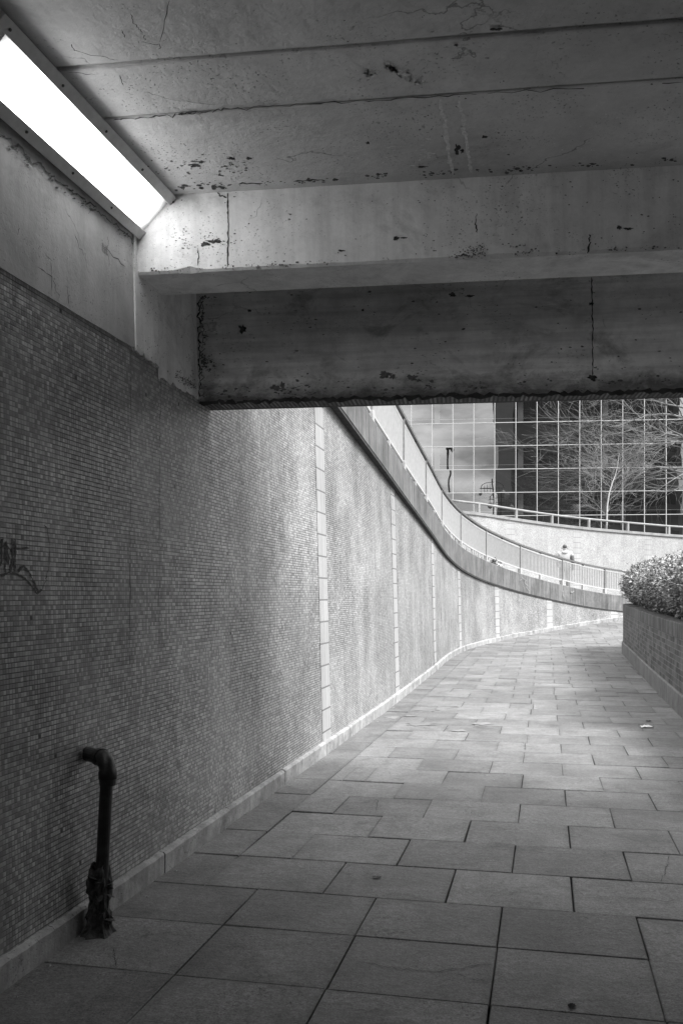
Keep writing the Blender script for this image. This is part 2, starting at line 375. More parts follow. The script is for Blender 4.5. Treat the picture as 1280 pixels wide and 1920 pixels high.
def catmull(kn, n=14):
    pts = []; P = [Vector(k) for k in kn]
    P = [P[0] * 2 - P[1]] + P + [P[-1] * 2 - P[-2]]
    for i in range(1, len(P) - 2):
        a, b, c, d = P[i - 1:i + 3]
        for k in range(n):
            t = k / n
            pts.append(.5 * ((2 * b) + (c - a) * t + (2 * a - 5 * b + 4 * c - d) * t * t + (3 * b - a - 3 * c + d) * t ** 3))
    pts.append(P[-2]); return pts
class Curve:
    def __init__(s, pts):
        s.p = [Vector((q[0], q[1], 0)) for q in pts]; s.s = [0]
        for a, b in zip(s.p, s.p[1:]): s.s.append(s.s[-1] + (b - a).length)
        s.len = s.s[-1]
    def at(s, d):
        d = min(max(d, 0), s.len - 1e-6); lo, hi = 0, len(s.s) - 1
        while hi - lo > 1:
            m = (lo + hi) // 2
            if s.s[m] <= d: lo = m
            else: hi = m
        t = (d - s.s[lo]) / max(s.s[hi] - s.s[lo], 1e-9)
        return s.p[lo].lerp(s.p[hi], t)
    def tan(s, d): return (s.at(d + .15) - s.at(d - .15)).normalized()
    def nrm(s, d):
        t = s.tan(d); return Vector((t.y, -t.x, 0))
    def off(s, d, o, z=0.0):
        q = s.at(d) + s.nrm(d) * o; return Vector((q.x, q.y, z))
    def find(s, u, o, lo=14.5, hi=None):            # where the view ray of column u meets the curve moved sideways by o
        hi = hi or s.len; k = (u - 640) / F
        for _ in range(50):
            m = (lo + hi) / 2; q = s.off(m, o)
            if q.x / q.y < k: lo = m
            else: hi = m
        return (lo + hi) / 2

def interp(tab, x):
    if x <= tab[0][0]: return tab[0][1]
    for (a, b), (c, d) in zip(tab, tab[1:]):
        if x <= c:
            t = (x - a) / (c - a); return b + (d - b) * t
    return tab[-1][1]
GZ = [(-60, 0), (12, 0), (15, .03), (18, .08), (21.6, .14), (25.4, .19), (28.5, .33), (31, .60), (34, 1.0), (40, 1.5), (60, 1.7)]
def gz(y): return sum(interp(GZ, y + k) for k in (-1, -.5, 0, .5, 1)) / 5 if y > 12 else 0.0

WX = lambda y: .2217 * y - 2.073
BAT = .025
kn = [(WX(y), y) for y in (-14, -8, -2, 4, 8, 12, 15, 17.2)] + [(2.37, 20.05), (3.12, 22.63), (4.14, 25.1), (5.5, 27.38), (7.22, 29.36), (9.0, 30.84), (11.2, 32.2), (13.6, 33.2), (16.4, 33.9), (22, 34.6)]
W = Curve(catmull(kn, 16))
A = Vector((.2164, .9763, 0)); T = Vector((.9763, -.2164, 0))     # along and across the underpass
def wall_s(y): return (y + 14) / .9763                            # straight part only

# ------------------------------------------------------------------ parapet heights, read off the photograph
FO = .0
low = [(633, 763), (682, 824), (730, 896), (738, 905), (807, 998), (838, 1043), (888, 1082), (926, 1096), (960, 1106), (1031, 1125), (1100, 1139), (1167, 1151)]
top = [(685, 762), (700, 774), (727, 826), (754, 871), (797, 930), (825, 975), (858, 1019), (908, 1048), (972, 1073), (1053, 1096), (1133, 1114), (1171, 1120)]
hrl = [(744, 760), (754, 779), (796, 857), (826, 915), (862, 957), (910, 990), (974, 1019), (1053, 1046), (1133, 1065), (1167, 1073)]
RO = -.10
def ztab(lst, o):
    r = []
    for u, v in lst:
        s_ = W.find(u, o); q = W.off(s_, o); r.append((s_, EYE + (YH - v) * q.y / F))
    return sorted(r)
def smooth_tab(tab, lo_slope, hi_slope, n=2.2):
    a = (tab[0][0] - 30, tab[0][1] - lo_slope * 30); b = (tab[-1][0] + 30, tab[-1][1] + hi_slope * 30)
    t = [a] + tab + [b]
    return lambda s: sum(interp(t, s + k * n / 4) for k in range(-4, 5)) / 9
zlow = smooth_tab(ztab(low, FO), -.10, -.03)
ztop0 = smooth_tab(ztab(top, FO), -.10, -.03)
ztop = lambda s: max(ztop0(s), zlow(s) + .42)
zrail = smooth_tab(ztab(hrl, RO), -.10, -.03)
S0 = wall_s(5.9)                                                    # where the underpass roof ends
S1 = W.len - .3

# ------------------------------------------------------------------ ground, paving
g = MB()
ys = [-400, -60, -20, 0, 8, 12, 13, 14, 15, 16, 17, 18, 19, 20, 21, 22, 23, 24, 25, 26, 27, 28, 29, 30, 31, 32, 33, 34, 36, 38, 40, 60, 120, 800]
xs = [-600, -60, -12, -6, -2, 2, 4, 6, 8, 10, 14, 18, 30, 60, 700]
g.grid([[(x, y, gz(y) - .045) for x in xs] for y in ys])
tag(g.build('ground', M['joint']), kind='structure')

pv = MB()
def slab(t0, t1, a0, a1, tone=None):
    # one flagstone between t0..t1 across and a0..a1 along the path, its top arrised and a little out of level
    gap = random.uniform(.0013, .004) if a0 < 6.0 else random.uniform(.0006, .0019); tt = tone if tone is not None else random.random()
    t0 += gap; t1 -= gap; a0 += gap; a1 -= gap
    if t1 - t0 < .03: return
    tl = (random.gauss(0, .0022), random.gauss(0, .0022)); h = random.gauss(0, .0018)
    jit = lambda: random.uniform(-.003, .003)
    base = T * (-2.073 * .9763) 
    def P(t, a, dz):
        q = base + T * t + A * a
        hh = gz(q.y) + h + tl[0] * (t - t0) / .6 + tl[1] * (a - a0) / .6
        return (q.x, q.y, hh + dz)
    c = [(t0 + jit(), a0 + jit()), (t1 + jit(), a0 + jit()), (t1 + jit(), a1 + jit()), (t0 + jit(), a1 + jit())]
    e = .004; s4 = [(1, 1), (-1, 1), (-1, -1), (1, -1)]
    up = [P(t + sx * e, a + sy * e, 0) for (t, a), (sx, sy) in zip(c, s4)]
    mid = [P(t, a, -.004) for t, a in c]; dn = [P(t, a, -.05) for t, a in c]
    pv.add(up + mid + dn, [(0, 1, 2, 3)] + [(4 + i, 4 + (i + 1) % 4, (i + 1) % 4, i) for i in range(4)] + [(8 + i, 8 + (i + 1) % 4, 4 + (i + 1) % 4, 4 + i) for i in range(4)], [[(0, 0), (1, 0), (1, 1), (0, 1)]] + [[(0, 0)] * 4] * 8, tt)
rows = [3.39 + .55 * k for k in range(-32, 0)] + [3.39, 3.95, 4.47] + [4.47 + .556 * k for k in range(1, 60)]
for i in range(len(rows) - 1):
    a0, a1 = rows[i], rows[i + 1]
    far = a0 > 4.4
    wc = W.at(a0 + 14.34)
    if not far: js = [-.12] + [.595 + .615 * k for k in range(0, 9)]
    else:
        k = (i - 34) % 2
        if i == 34: k = 0
        js = [.31] + [(.94 if k == 0 else .61) + .615 * j + (random.uniform(-.012, .012)) for j in range(0, 22)]
        # the wall bends away to the right; the border follows it
    for t0, t1 in zip(js, js[1:]):
        c = T * (-2.073 * .9763) + T * ((t0 + t1) / 2) + A * a0
        if random.random() < .05 and far:
            tm = t0 + (t1 - t0) * random.choice((.5, .38, .6)); slab(t0, tm, a0, a1); slab(tm, t1, a0, a1)
        else: slab(t0, t1, a0, a1)
a = 4.47
while a < 34:
    l = random.choice((.5, .45, .6, .55)); slab(-.1, .31, a, a + l, random.uniform(.05, .4)); a += l
pave = tag(pv.build('pavement', M['paving']), kind='structure')

# ------------------------------------------------------------------ the long mosaic wall, inside the underpass and along the open curve
wall = thing('mosaic_wall', 'long curving mosaic tiled wall with pale tile strips and concrete parapet', 'wall', W.off(S0, 0))
ZT = 2.785
def wtop(s): return ZT if s < S0 - .25 else min(zlow(s), 4.6)
mb = MB(); rw = []; uvr = []
ss = [i * .4 for i in range(int((S0 - .3) / .4))] + [S0 - .3 + i * .3 for i in range(int((S1 - S0) / .3))]
for j in range(7):
    r_ = []; ur = []
    for s_ in ss:
        q = W.at(s_); zb = gz(q.y) - .06; z = zb + (wtop(s_) - zb) * j / 6
        if s_ < S0 - .25: z = zb + (ZT - zb) * j / 6
        r_.append(W.off(s_, -BAT * z, z)); ur.append((s_, z))
    rw.append(r_); uvr.append(ur)
mb.grid(rw, uvr); mb.build('mosaic_face', M['mosaic'], wall)
# plaster band over the mosaic inside the underpass, with the thicker piece by the portal
def band(s0, s1, zb, zt, o, name='plaster_band', ragged=0.0, n=40, m=None):
    b_ = MB(); lo = []; hi = []; lob = []; hib = []
    for i in range(n + 1):
        s_ = s0 + (s1 - s0) * i / n; z = zb + (ragged * (noise.noise(Vector((s_ * 14, 3, 1))) + .5 * noise.noise(Vector((s_ * 45, 9, 1)))) if ragged else 0)
        lo.append(W.off(s_, o - BAT * z, z)); hi.append(W.off(s_, o - BAT * zt, zt)); lob.append(W.off(s_, -.2, z))
    b_.grid([lob, lo, hi]); 
    e0 = [lob[0], lo[0], hi[0], W.off(s0, -.2, zt)]; e1 = [lob[-1], lo[-1], hi[-1], W.off(s1, -.2, zt)]
    b_.quad(*e0[::-1]); b_.quad(*e1)
    return b_.build(name, m or M['plaster'], wall)
sA = W.find(251, -.07, 10); sB = W.find(298, -.06, 10); sC = W.find(372, -.06, 10)
band(0, sA, ZT, 3.75, .006, ragged=.004, n=160)
band(sA + .004, sB, ZT - .02, 3.75, .014, ragged=.03, m=M['beam'])
band(sB + .003, sC + .05, ZT - .075, 3.75, .004, ragged=.025, m=M['beam'])
# skirting kerb in separate lengths
sk = 0.0; k = 0
while sk < S1 - 1.5:
    ln = random.uniform(1.0, 1.5)
    b_ = MB(); n = 26; lo = []; mi = []; hi = []; bk = []; pr = .030 + random.uniform(-.003, .003); ht = .118 + random.uniform(-.006, .006)
    for i in range(n + 1):
        s_ = sk + .003 + (ln - .006) * i / n; z = gz(W.at(s_).y); j_ = .006 * noise.noise(Vector((s_ * 9, 0, 5))) - .010 * max(0, noise.noise(Vector((s_ * 17, 4, 5))) - .25)
        lo.append(W.off(s_, pr, z - .05)); mi.append(W.off(s_, pr + j_ * .5, z + ht - .012 + j_)); hi.append(W.off(s_, pr - .010, z + ht + j_)); bk.append(W.off(s_, -.03, z + ht + .006))
    b_.grid([lo, mi, hi, bk]); b_.quad(lo[0], mi[0], hi[0], bk[0]); b_.quad(bk[-1], hi[-1], mi[-1], lo[-1])
    o = b_.build('skirting', M['skirting'], wall); sk += ln
# pale vertical strips of long glazed tiles
for u in (607, 741, 813, 861, 931, 1029, 1150, 1235):
    s_ = W.find(u, -.03); b_ = MB(); hw = .17; rw = []; uvr = []
    for j in range(9):
        r_ = []; ur = []
        for i in range(5):
            x = s_ - hw + 2 * hw * i / 4; z0 = gz(W.at(x).y) + .05; z1 = min(zlow(x), 4.6) - .005; z = z0 + (z1 - z0) * j / 8
            r_.append(W.off(x, -BAT * z + .004, z)); ur.append((x - s_ + hw + .003, z))
        rw.append(r_); uvr.append(ur)
    b_.grid(rw, uvr); b_.build('tile_strip', M['glazed'], wall)
# parapet fascia with a dark strip painted as the shadow line under it
sF = [S0 - .1 + i * .25 for i in range(int((S1 - S0) / .25))]
b_ = MB(); P0 = []; P1 = []; P2 = []; P3 = []; P4 = []
for s_ in sF:
    a_, c_ = min(zlow(s_) + .035, 5.2), min(ztop(s_), 6.0)
    P0.append(W.off(s_, -.25, a_)); P1.append(W.off(s_, FO, a_)); P2.append(W.off(s_, FO - .01, c_ - .02)); P3.append(W.off(s_, FO - .03, c_)); P4.append(W.off(s_, -.25, c_))
b_.grid([P0, P1, P2, P3, P4]); bot = [W.off(s_, -.25, min(zlow(s_), 5.2) - .5) for s_ in sF]; b_.grid([P4, bot]); b_.quad(P0[0], P1[0], P2[0], P4[0]); 
b_.build('parapet_fascia', M['fascia'], wall)
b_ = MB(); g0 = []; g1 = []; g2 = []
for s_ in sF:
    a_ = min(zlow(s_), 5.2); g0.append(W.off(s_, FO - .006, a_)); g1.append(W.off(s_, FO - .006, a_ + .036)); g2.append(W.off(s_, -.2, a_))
b_.grid([g2, g0, g1]); b_.build('shadow_strip', M['dark'], wall)

# ------------------------------------------------------------------ railing on the parapet: one thing, panels and posts its parts
rail = thing('curved_railing', 'curved metal railing of thin vertical bars with dark handrail on the parapet', 'railing', W.off(S0 + 5, RO))
pu = [754, 796, 826, 862, 910, 974, 1053, 1133]
ps_ = [W.find(u, RO) for u in pu]
step = 2.65
pre = [ps_[0] - step * k for k in (2, 1)]
post = [ps_[-1] + step * k for k in range(1, 5)]
ps_ = [p for p in pre if p > S0 - 1] + ps_ + [p for p in post if p < S1 - .5]
def pbot(s): return ztop(s) + .17
def ptop(s): return zrail(s) - .10
for i, s_ in enumerate(ps_):
    zt = zrail(s_) - .03; z0 = ztop(s_) - .02
    tn = W.tan(s_); nn = W.nrm(s_)
    p = W.off(s_, RO, 0)
    b_ = MB(); b_.box(p - tn * .022 - nn * .035 + Vector((0, 0, z0 + .02)), tn * .044, nn * .07, (0, 0, zt - z0 - .02))
    po = b_.build('post', M['post_metal'], rail, bevel=.004)
    b_ = MB(); b_.box(p - tn * .05 - nn * .05 + Vector((0, 0, z0 - .1)), tn * .10, nn * .10, (0, 0, .30))
    ft = b_.build('post_foot', M['foot'], po, bevel=.008)
for s0, s1 in zip(ps_, ps_[1:]):
    b_ = MB(); n = 12
    for zf, h in ((pbot, .03), (ptop, .03)):
        c = [W.off(s0 + .04 + (s1 - s0 - .08) * i / n, RO, zf(s0 + (s1 - s0) * i / n)) for i in range(n + 1)]
        for a_, c_ in zip(c, c[1:]): b_.bar(a_, c_, .03, h)
    nb = int((s1 - s0 - .08) / .088)
    for i in range(nb):
        s_ = s0 + .04 + (s1 - s0 - .08) * (i + .5) / nb
        b_.bar(W.off(s_, RO, pbot(s_)), W.off(s_, RO, ptop(s_)), .014, .036, up=W.nrm(s_))
    b_.build('bar_panel', M['rail_metal'], rail)
    s_ = (s0 + s1) / 2
    b_ = MB(); b_.bar(W.off(s_, RO, ptop(s_) + .015), W.off(s_, RO, zrail(s_) - .05), .05, .05, up=W.nrm(s_)); b_.build('handrail_block', M['dark'], rail)
    b_ = MB(); b_.bar(W.off(s_, RO, ztop(s_) - .05), W.off(s_, RO, pbot(s_) - .015), .06, .06, up=W.nrm(s_)); b_.build('panel_foot', M['foot'], rail)
b_ = MB(); n = 120; r0 = []; r1 = []; r2 = []; r3 = []
for i in range(n + 1):
    s_ = ps_[0] - .3 + (ps_[-1] - ps_[0] + .6) * i / n; z = zrail(s_)
    r0.append(W.off(s_, RO + .045, z - .05)); r1.append(W.off(s_, RO + .045, z)); r2.append(W.off(s_, RO - .045, z)); r3.append(W.off(s_, RO - .045, z - .05))
b_.grid([r0, r1, r2, r3, r0]); b_.build('handrail', M['handrail'], rail)

# ------------------------------------------------------------------ upper ramp, far retaining wall, upper street
UK = [(-8, 29.2), (-4, 30.6), (0, 31.7), (4.45, 33.0), (6.26, 34.0), (9.13, 35.6), (12.4, 37.2), (14.2, 38.0), (19, 39.6), (26, 41)]
U = Curve(catmull(UK, 12))
UZt = sorted([(U.find(u, 0, 6, U.len), EYE + (YH - v) * U.at(U.find(u, 0, 6, U.len)).y / F) for u, v in ((873, 957), (957, 971), (1081, 987.5), (1214, 998.5), (1280, 1003.5))])
UZt = [(0, UZt[0][1] + .5)] + UZt + [(U.len, UZt[-1][1] - .25)]
uz = lambda s: sum(interp(UZt, s + k * .5) for k in range(-4, 5)) / 9
def rz(s): return min(ztop(s) - .32, 5.0)
b_ = MB(); r0 = []; r1 = []; r2 = []
nS = 90
for i in range(nS + 1):
    s_ = 15 + (S1 - 15) * i / nS; q = W.off(s_, -.24, rz(s_))
    uu = U.len * max(0, (s_ - 34)) / (S1 - 34); e = U.off(uu, .05)
    if s_ < 34: e = Vector((-8, W.at(s_).y + (29.2 - W.at(34).y) * max(0, (s_ - 15)) / 19, 0))
    r0.append(q); r1.append(Vector(((q.x + e.x) / 2, (q.y + e.y) / 2, q.z))); r2.append(Vector((e.x, e.y, q.z)))
b_.grid([r0, r1, r2]); tag(b_.build('upper_path', M['ramp']), kind='structure')

uw = thing('far_retaining_wall', 'far retaining wall with tile strips, tone lifted for stronger light, below the glass building', 'wall', (8, 35, 1.5))
b_ = MB(); rw = []; uvr = []
for j in range(3):
    r_ = []; ur = []
    for i in range(121):
        s_ = U.len * i / 120; z1 = uz(s_) - .10; z = .6 + (z1 - .6) * j / 2; r_.append(U.off(s_, 0, z)); ur.append((s_, z))
    rw.append(r_); uvr.append(ur)
b_.grid(rw, uvr); b_.build('mosaic_face', M['mosaic_lit'], uw)
for u in (957, 1081, 1214, 870):
    s_ = U.find(u, 0, 6, U.len); b_ = MB(); b_.grid([[U.off(s_ - .19, .004, z), U.off(s_, .004, z), U.off(s_ + .19, .004, z)] for z in (.7, uz(s_) - .11)],
        [[(0, z), (.19, z), (.38, z)] for z in (.7, uz(s_) - .11)]); b_.build('tile_strip', M['glazed'], uw)
k = 0.0
b_ = MB()
while k < U.len - .5:
    n = 2; s0, s1 = k + .004, k + .596
    a_, c_ = uz(s0) , uz(s1)
    b_.add([U.off(s0, -.2, a_ - .1), U.off(s0, .05, a_ - .1), U.off(s0, .05, a_), U.off(s0, -.2, a_), U.off(s1, -.2, c_ - .1), U.off(s1, .05, c_ - .1), U.off(s1, .05, c_), U.off(s1, -.2, c_)],
        [(0, 1, 2, 3), (7, 6, 5, 4), (1, 5, 6, 2), (2, 6, 7, 3), (0, 4, 5, 1), (3, 7, 4, 0)], None, random.random()); k += .6
b_.build('coping', M['coping'], uw)

ur_ = thing('low_guard_rail', 'low pale single bar guard rail along the far wall coping', 'railing', (8, 35, 4.2))
for u in (897, 967, 1034, 1103, 1176, 1253):
    s_ = U.find(u, -.08, 6, U.len); b_ = MB(); b_.bar(U.off(s_, -.08, uz(s_) - .01), U.off(s_, -.08, uz(s_) + .32), .08, .08, up=U.nrm(s_)); b_.build('post', M['coping'], ur_)
b_ = MB(); s0 = U.find(846, -.08, 5, U.len); c = [U.off(s0 + (U.len - s0 - 1) * i / 50, -.08, uz(s0 + (U.len - s0 - 1) * i / 50) + .34) for i in range(51)]
b_.tube(c, .042, 8); b_.build('rail', M['coping'], ur_, smooth=True)

b_ = MB(); r0 = [U.off(U.len * i / 40, -.15, uz(U.len * i / 40) - .09) for i in range(41)]
r1 = [Vector((p.x * 1.3, 46, 4.0)) for p in r0]; r2 = [Vector((p.x * 6, 260, 4.0)) for p in r0]
b_.grid([r0, r1, r2]); tag(b_.build('upper_ground', M['street']), kind='structure')

# ------------------------------------------------------------------ underpass roof: ceiling slabs, cross beam, deep portal beam
D = Vector((.9914, -.1305, 0)); DN = Vector((.1305, .9914, 0))       # roof beams run slightly askew
ZC = 3.60; RW = 4.35
br = thing('underpass_bridge', 'white painted concrete underpass roof with cross beam and dark portal beam', 'bridge', (0, 5, 3.6))
A1 = Vector((-1.081, 4.83, 0)); A2 = Vector((-.884, 5.67, 0))
dist = lambda P: Vector((P.x, P.y, 0)).dot(DN)
b1 = A1.dot(DN); p1 = A2.dot(DN)
j1 = on_plane(640, 88, (0, 0, ZC), (0, 0, 1)).dot(DN); j2 = on_plane(640, 190, (0, 0, ZC), (0, 0, 1)).dot(DN)
def XY(e, d): q = D * e + DN * d; return Vector((q.x, q.y, 0))
# ceiling planks: each slab a little out of line with the next
cuts = [-14.5] + [j1 - .775 * k for k in range(22, 0, -1)] + [j1, j2, b1 + .02]
for i, (d0, d1) in enumerate(zip(cuts, cuts[1:])):
    if d1 - d0 < .05: continue
    b_ = MB(); gp = .013 if abs(d1 - j1) < .01 else .003; g0_ = .013 if abs(d0 - j1) < .01 else .003
    dz = random.uniform(-.004, .004); n = 60 if d1 > 2 else 4; e0, e1 = -2.6 if d1 > 0 else -5.0, 4.6
    rws = []
    for d_, o_ in ((d0 + g0_, .05), (d0 + g0_, 0), (d0 + g0_ + .006, -.004), (d1 - gp - .006, -.004), (d1 - gp, 0), (d1 - gp, .05)):
        rws.append([XY(e0 + (e1 - e0) * k / n, d_ + (.003 * noise.noise(Vector((k * .7, d_ * 3, 0))))) + Vector((0, 0, ZC + dz + o_ + .0015 * noise.noise(Vector((k * .5, d_ * 5, 4))))) for k in range(n + 1)])
    b_.grid(rws); b_.build('ceiling_slab', M['ceiling'], br)
b_ = MB(); b_.box(XY(-5, -14.6) + Vector((0, 0, ZC + .014)), D * 10, DN * (14.6 + p1), (0, 0, 1.0)); b_.build('deck', M['ceiling'], br)
# cross beam, its lower arris chipped
def beam(name, d0, d1, zb, zt, mat, chip=.006, e0=-2.4, e1=4.6, n=240, chips=()):
    b_ = MB(); R_ = [[] for _ in range(5)]
    for k in range(n + 1):
        e = e0 + (e1 - e0) * k / n
        c = chip * (max(0, noise.noise(Vector((e * 6, 1.3, d0)))) + .6 * max(0, noise.noise(Vector((e * 23, 7, d0)))))
        for ce, cw, ch in chips:
            if abs(e - ce) < cw: c += ch * (1 - abs(e - ce) / cw) * (.6 + .6 * noise.noise(Vector((e * 40, 2, 2))))
        R_[0].append(XY(e, d0) + Vector((0, 0, zt))); R_[1].append(XY(e, d0) + Vector((0, 0, zb + .012 + c * 1.3)))
        R_[2].append(XY(e, d0 + .010 + c) + Vector((0, 0, zb))); R_[3].append(XY(e, d1 - .008) + Vector((0, 0, zb + .001))); R_[4].append(XY(e, d1) + Vector((0, 0, zt)))
    b_.grid(R_); return b_.build(name, mat, br)
eA = A1.dot(D)
eAt = lambda u, v, d: (lambda q: q.dot(D))(on_plane(u, v, DN * d, DN))
beam('cross_beam', b1, b1 + .35, 3.185, ZC + .03, M['beam'], chips=((eAt(355, 505, b1), .08, .02), (eAt(960, 480, b1), .35, .008)))
beam('portal_beam', p1, p1 + .20, 2.687, ZC + .03, M['portal'], chip=.010)
b_ = MB(); sz = 2.70
b_.grid([[XY(-2.4, d) + Vector((0, 0, sz)), XY(4.6, d) + Vector((0, 0, sz))] for d in (p1 + .015, p1 + .20)], [[(0, 0.002), (7, 0.002)], [(0, .098), (7, .098)]])
b_.v = [(x, y, z - .016) for x, y, z in b_.v]
b_.build('soffit_tiles', M['soffit'], br)
b_ = MB(); b_.box(XY(-2.4, p1 + .20) + Vector((0, 0, 2.684)), D * 7.0, DN * .03, (0, 0, 2.6)); b_.build('outer_facing', M['soffit'], br)
b_ = MB(); b_.box(XY(-3.5, p1 - .6) + Vector((0, 0, 4.62)), D * 8.4, DN * .80, (0, 0, 1.1)); b_.build('unseen_raised_parapet', M['fascia'], br)  # unseen parapet, raised to lengthen its shade at the portal

# paint ridges, spalls, holes and cracks in the concrete
def ribbon(pts, wid, P, N, mat, name, off=.0015, jit=2.0, parent=br, seg=6):
    N = Vector(N).normalized(); pts = [Vector((p[0], p[1], 0)) for p in pts]; f_ = []
    for a_, c_ in zip(pts, pts[1:]):
        for k in range(seg): f_.append(a_.lerp(c_, k / seg))
    f_.append(pts[-1]); w3 = []
    for i, p in enumerate(f_):
        jx = random.gauss(0, jit) if 0 < i < len(f_) - 1 else 0; jy = random.gauss(0, jit) if 0 < i < len(f_) - 1 else 0
        w3.append(on_plane(p.x + jx, p.y + jy, P, N))
    if N.dot(w3[0] - EY) > 0: N = -N
    b_ = MB(); l_ = []; r_ = []
    for i, p in enumerate(w3):
        d = (w3[min(i + 1, len(w3) - 1)] - w3[max(i - 1, 0)]).normalized(); x = d.cross(N)
        h = wid / 2 * random.uniform(.35, 1.25) * (.4 if i in (0, len(w3) - 1) else 1)
        l_.append(p + x * h + N * off); r_.append(p - x * h + N * off)
    b_.grid([l_, r_]); return b_.build(name, mat, parent)
def blob(u, v, rx, ry, P, N, mat, name, off=.0018, parent=br, n=22):
    N = Vector(N).normalized(); c = on_plane(u, v, P, N); b_ = MB(); ph = random.random() * 50; ps = []
    for k in range(n):
        a_ = 2 * math.pi * k / n; r_ = 1 + .75 * noise.noise(Vector((math.cos(a_) * 1.6 + ph, math.sin(a_) * 1.6, 0))) + random.uniform(-.18, .18)
        r_ *= .82; ps.append(on_plane(u + rx * r_ * math.cos(a_), v + ry * r_ * math.sin(a_), P, N))
    if N.dot(c - EY) > 0: N = -N
    b_.add([c + N * off] + [p + N * off for p in ps], [(0, 1 + k, 1 + (k + 1) % n) for k in range(n)]); return b_.build(name, mat, parent)
PW0 = Vector((-2.073, 0, 0)); WN = (T + Vector((0, 0, BAT))).normalized()
PB = DN * b1; PP = DN * p1; PC = Vector((0, 0, ZC - .006))
for u, v, rx, ry in ((742, 447, 6, 5), (757, 446, 9, 2), (1160, 427, 6, 5), (1176, 429, 11, 3), (385, 458, 11, 5), (402, 453, 14, 5), (640, 470, 8, 2)): blob(u, v, rx, ry, PB, DN, M['spall'], 'spall')
for u, v, rx, ry in ((847, 553, 7, 6), (880, 555, 10, 3), (468, 583, 4, 4), (680, 582, 3, 3), (1108, 570, 6, 4), (455, 617, 8, 9), (1110, 708, 10, 6)): blob(u, v, rx, ry, PP, DN, M['spall'], 'spall')
for u, v, rx, ry in ((720, 703, 13, 7), (736, 707, 7, 5), (772, 708, 12, 7), (785, 713, 6, 3), (517, 728, 11, 6), (530, 722, 5, 8)): blob(u, v, rx, ry, PP, DN, M['chip'], 'flaked_paint')
for u, v, rx, ry in ((857, 279, 6, 11), (866, 283, 4, 4), (434, 297, 8, 3), (467, 296, 7, 3), (689, 268, 4, 3), (908, 256, 6, 3), (930, 54, 13, 4), (855, 84, 5, 3), (365, 309, 12, 4), (378, 303, 6, 3), (790, 312, 12, 2)): blob(u, v, rx, ry, PC, (0, 0, 1), M['spall'], 'spall')
ribbon([(427, 362), (428, 420), (427, 500)], .008, PB, DN, M['crack'], 'crack', jit=.6, seg=14)
ribbon([(405, 356), (412, 366), (425, 371)], .008, PB, DN, M['crack'], 'crack', jit=.8)
ribbon([(371, 465), (373, 480), (370, 498)], .006, PB, DN, M['crack'], 'crack', jit=1)
ribbon([(1103, 440), (1105, 455), (1100, 475)], .008, PB, DN, M['crack'], 'crack', jit=1.5)
ribbon([(893, 400), (891, 420), (894, 436)], .006, PB, DN, M['crack'], 'crack', jit=1)
ribbon([(1108, 520), (1110, 610), (1110, 706)], .007, PP, DN, M['crack'], 'crack', jit=.7, seg=16)
ribbon([(374, 556), (375, 640), (374, 742)], .010, PP, DN, M['crack'], 'crack', jit=2.2, seg=24)
ribbon([(379, 570), (383, 650), (378, 742)], .006, PP, DN, M['faint'], 'crack', jit=3.4, seg=24)
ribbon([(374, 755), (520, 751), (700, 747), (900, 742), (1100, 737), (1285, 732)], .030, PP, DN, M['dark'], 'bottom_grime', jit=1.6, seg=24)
def specks(name, n, samp, P, N, size, mat=None, par=None, off=.0022, asp=1.6):
    b_ = MB(); N = Vector(N).normalized(); ph = random.random() * 90; size *= .72; k = 0; n = int(n * 1.3)
    while k < n:
        u, v = samp()
        if noise.noise(Vector((u * .022 + ph, v * .03, 1))) + .5 * noise.noise(Vector((u * .09 + ph, v * .1, 5))) < random.uniform(-.05, .35): continue
        k += 1; c = on_plane(u, v, P, N); n2 = -N if N.dot(c - EY) > 0 else N
        sz_ = size * random.choice((.35, .5, .5, .7, 1, 1.3)) * random.uniform(.6, 1.2); ps = []
        for q_ in range(7):
            a_ = 6.2832 * q_ / 7; m_ = random.uniform(.55, 1.25); ps.append(on_plane(u + sz_ * m_ * asp * math.cos(a_), v + sz_ * m_ * math.sin(a_), P, N) + n2 * off)
        b_.add(ps, [tuple(range(7))])
    o = b_.build(name, mat or M['faint'], par or br); o['kind'] = 'stuff'; return o
rg = random.gauss; ru = random.uniform
def s_edge(u0, v0, u1, v1, sp): 
    t = random.random() ** 1.3; return u0 + (u1 - u0) * t + rg(0, 3), v0 + (v1 - v0) * t + rg(0, sp)
specks('edge_dirt', 130, lambda: s_edge(335, 352, 1280, 298, 2.5), PC, (0, 0, 1), 2.6, asp=2.2)
specks('edge_dirt', 150, lambda: s_edge(270, 509, 1280, 461, 2.6), PB, DN, 2.0, asp=1.5)
specks('edge_dirt', 110, lambda: (rg(930, 60), 468 + rg(0, 5)), PB, DN, 1.7, asp=1.3)
specks('corner_dirt', 130, lambda: (377 + abs(rg(0, 13)), ru(555, 745)), PP, DN, 2.4, asp=1.1)
specks('corner_dirt', 120, lambda: s_edge(390, 738, 1280, 716, 7), PP, DN, 2.6, asp=1.9)
specks('speckle', 150, lambda: (ru(300, 1280), ru(335, 480)), PB, DN, 1.5, asp=1.7)
specks('speckle', 60, lambda: (rg(385, 45), rg(450, 28)), PB, DN, 1.8, asp=1.7)
specks('speckle', 130, lambda: (ru(390, 1280), ru(540, 720)), PP, DN, 1.7, asp=2.2)
specks('speckle', 90, lambda: (ru(300, 1280), ru(20, 320)), PC, (0, 0, 1), 1.5, asp=1.6)
specks('speckle', 90, lambda: (rg(380, 50), rg(315, 14)), PC, (0, 0, 1), 1.7, asp=2.2)
specks('peeling', 80, lambda: (ru(640, 830), rg(290, 16)), PC, (0, 0, 1), 1.8, mat=M['patch'], asp=3.5)
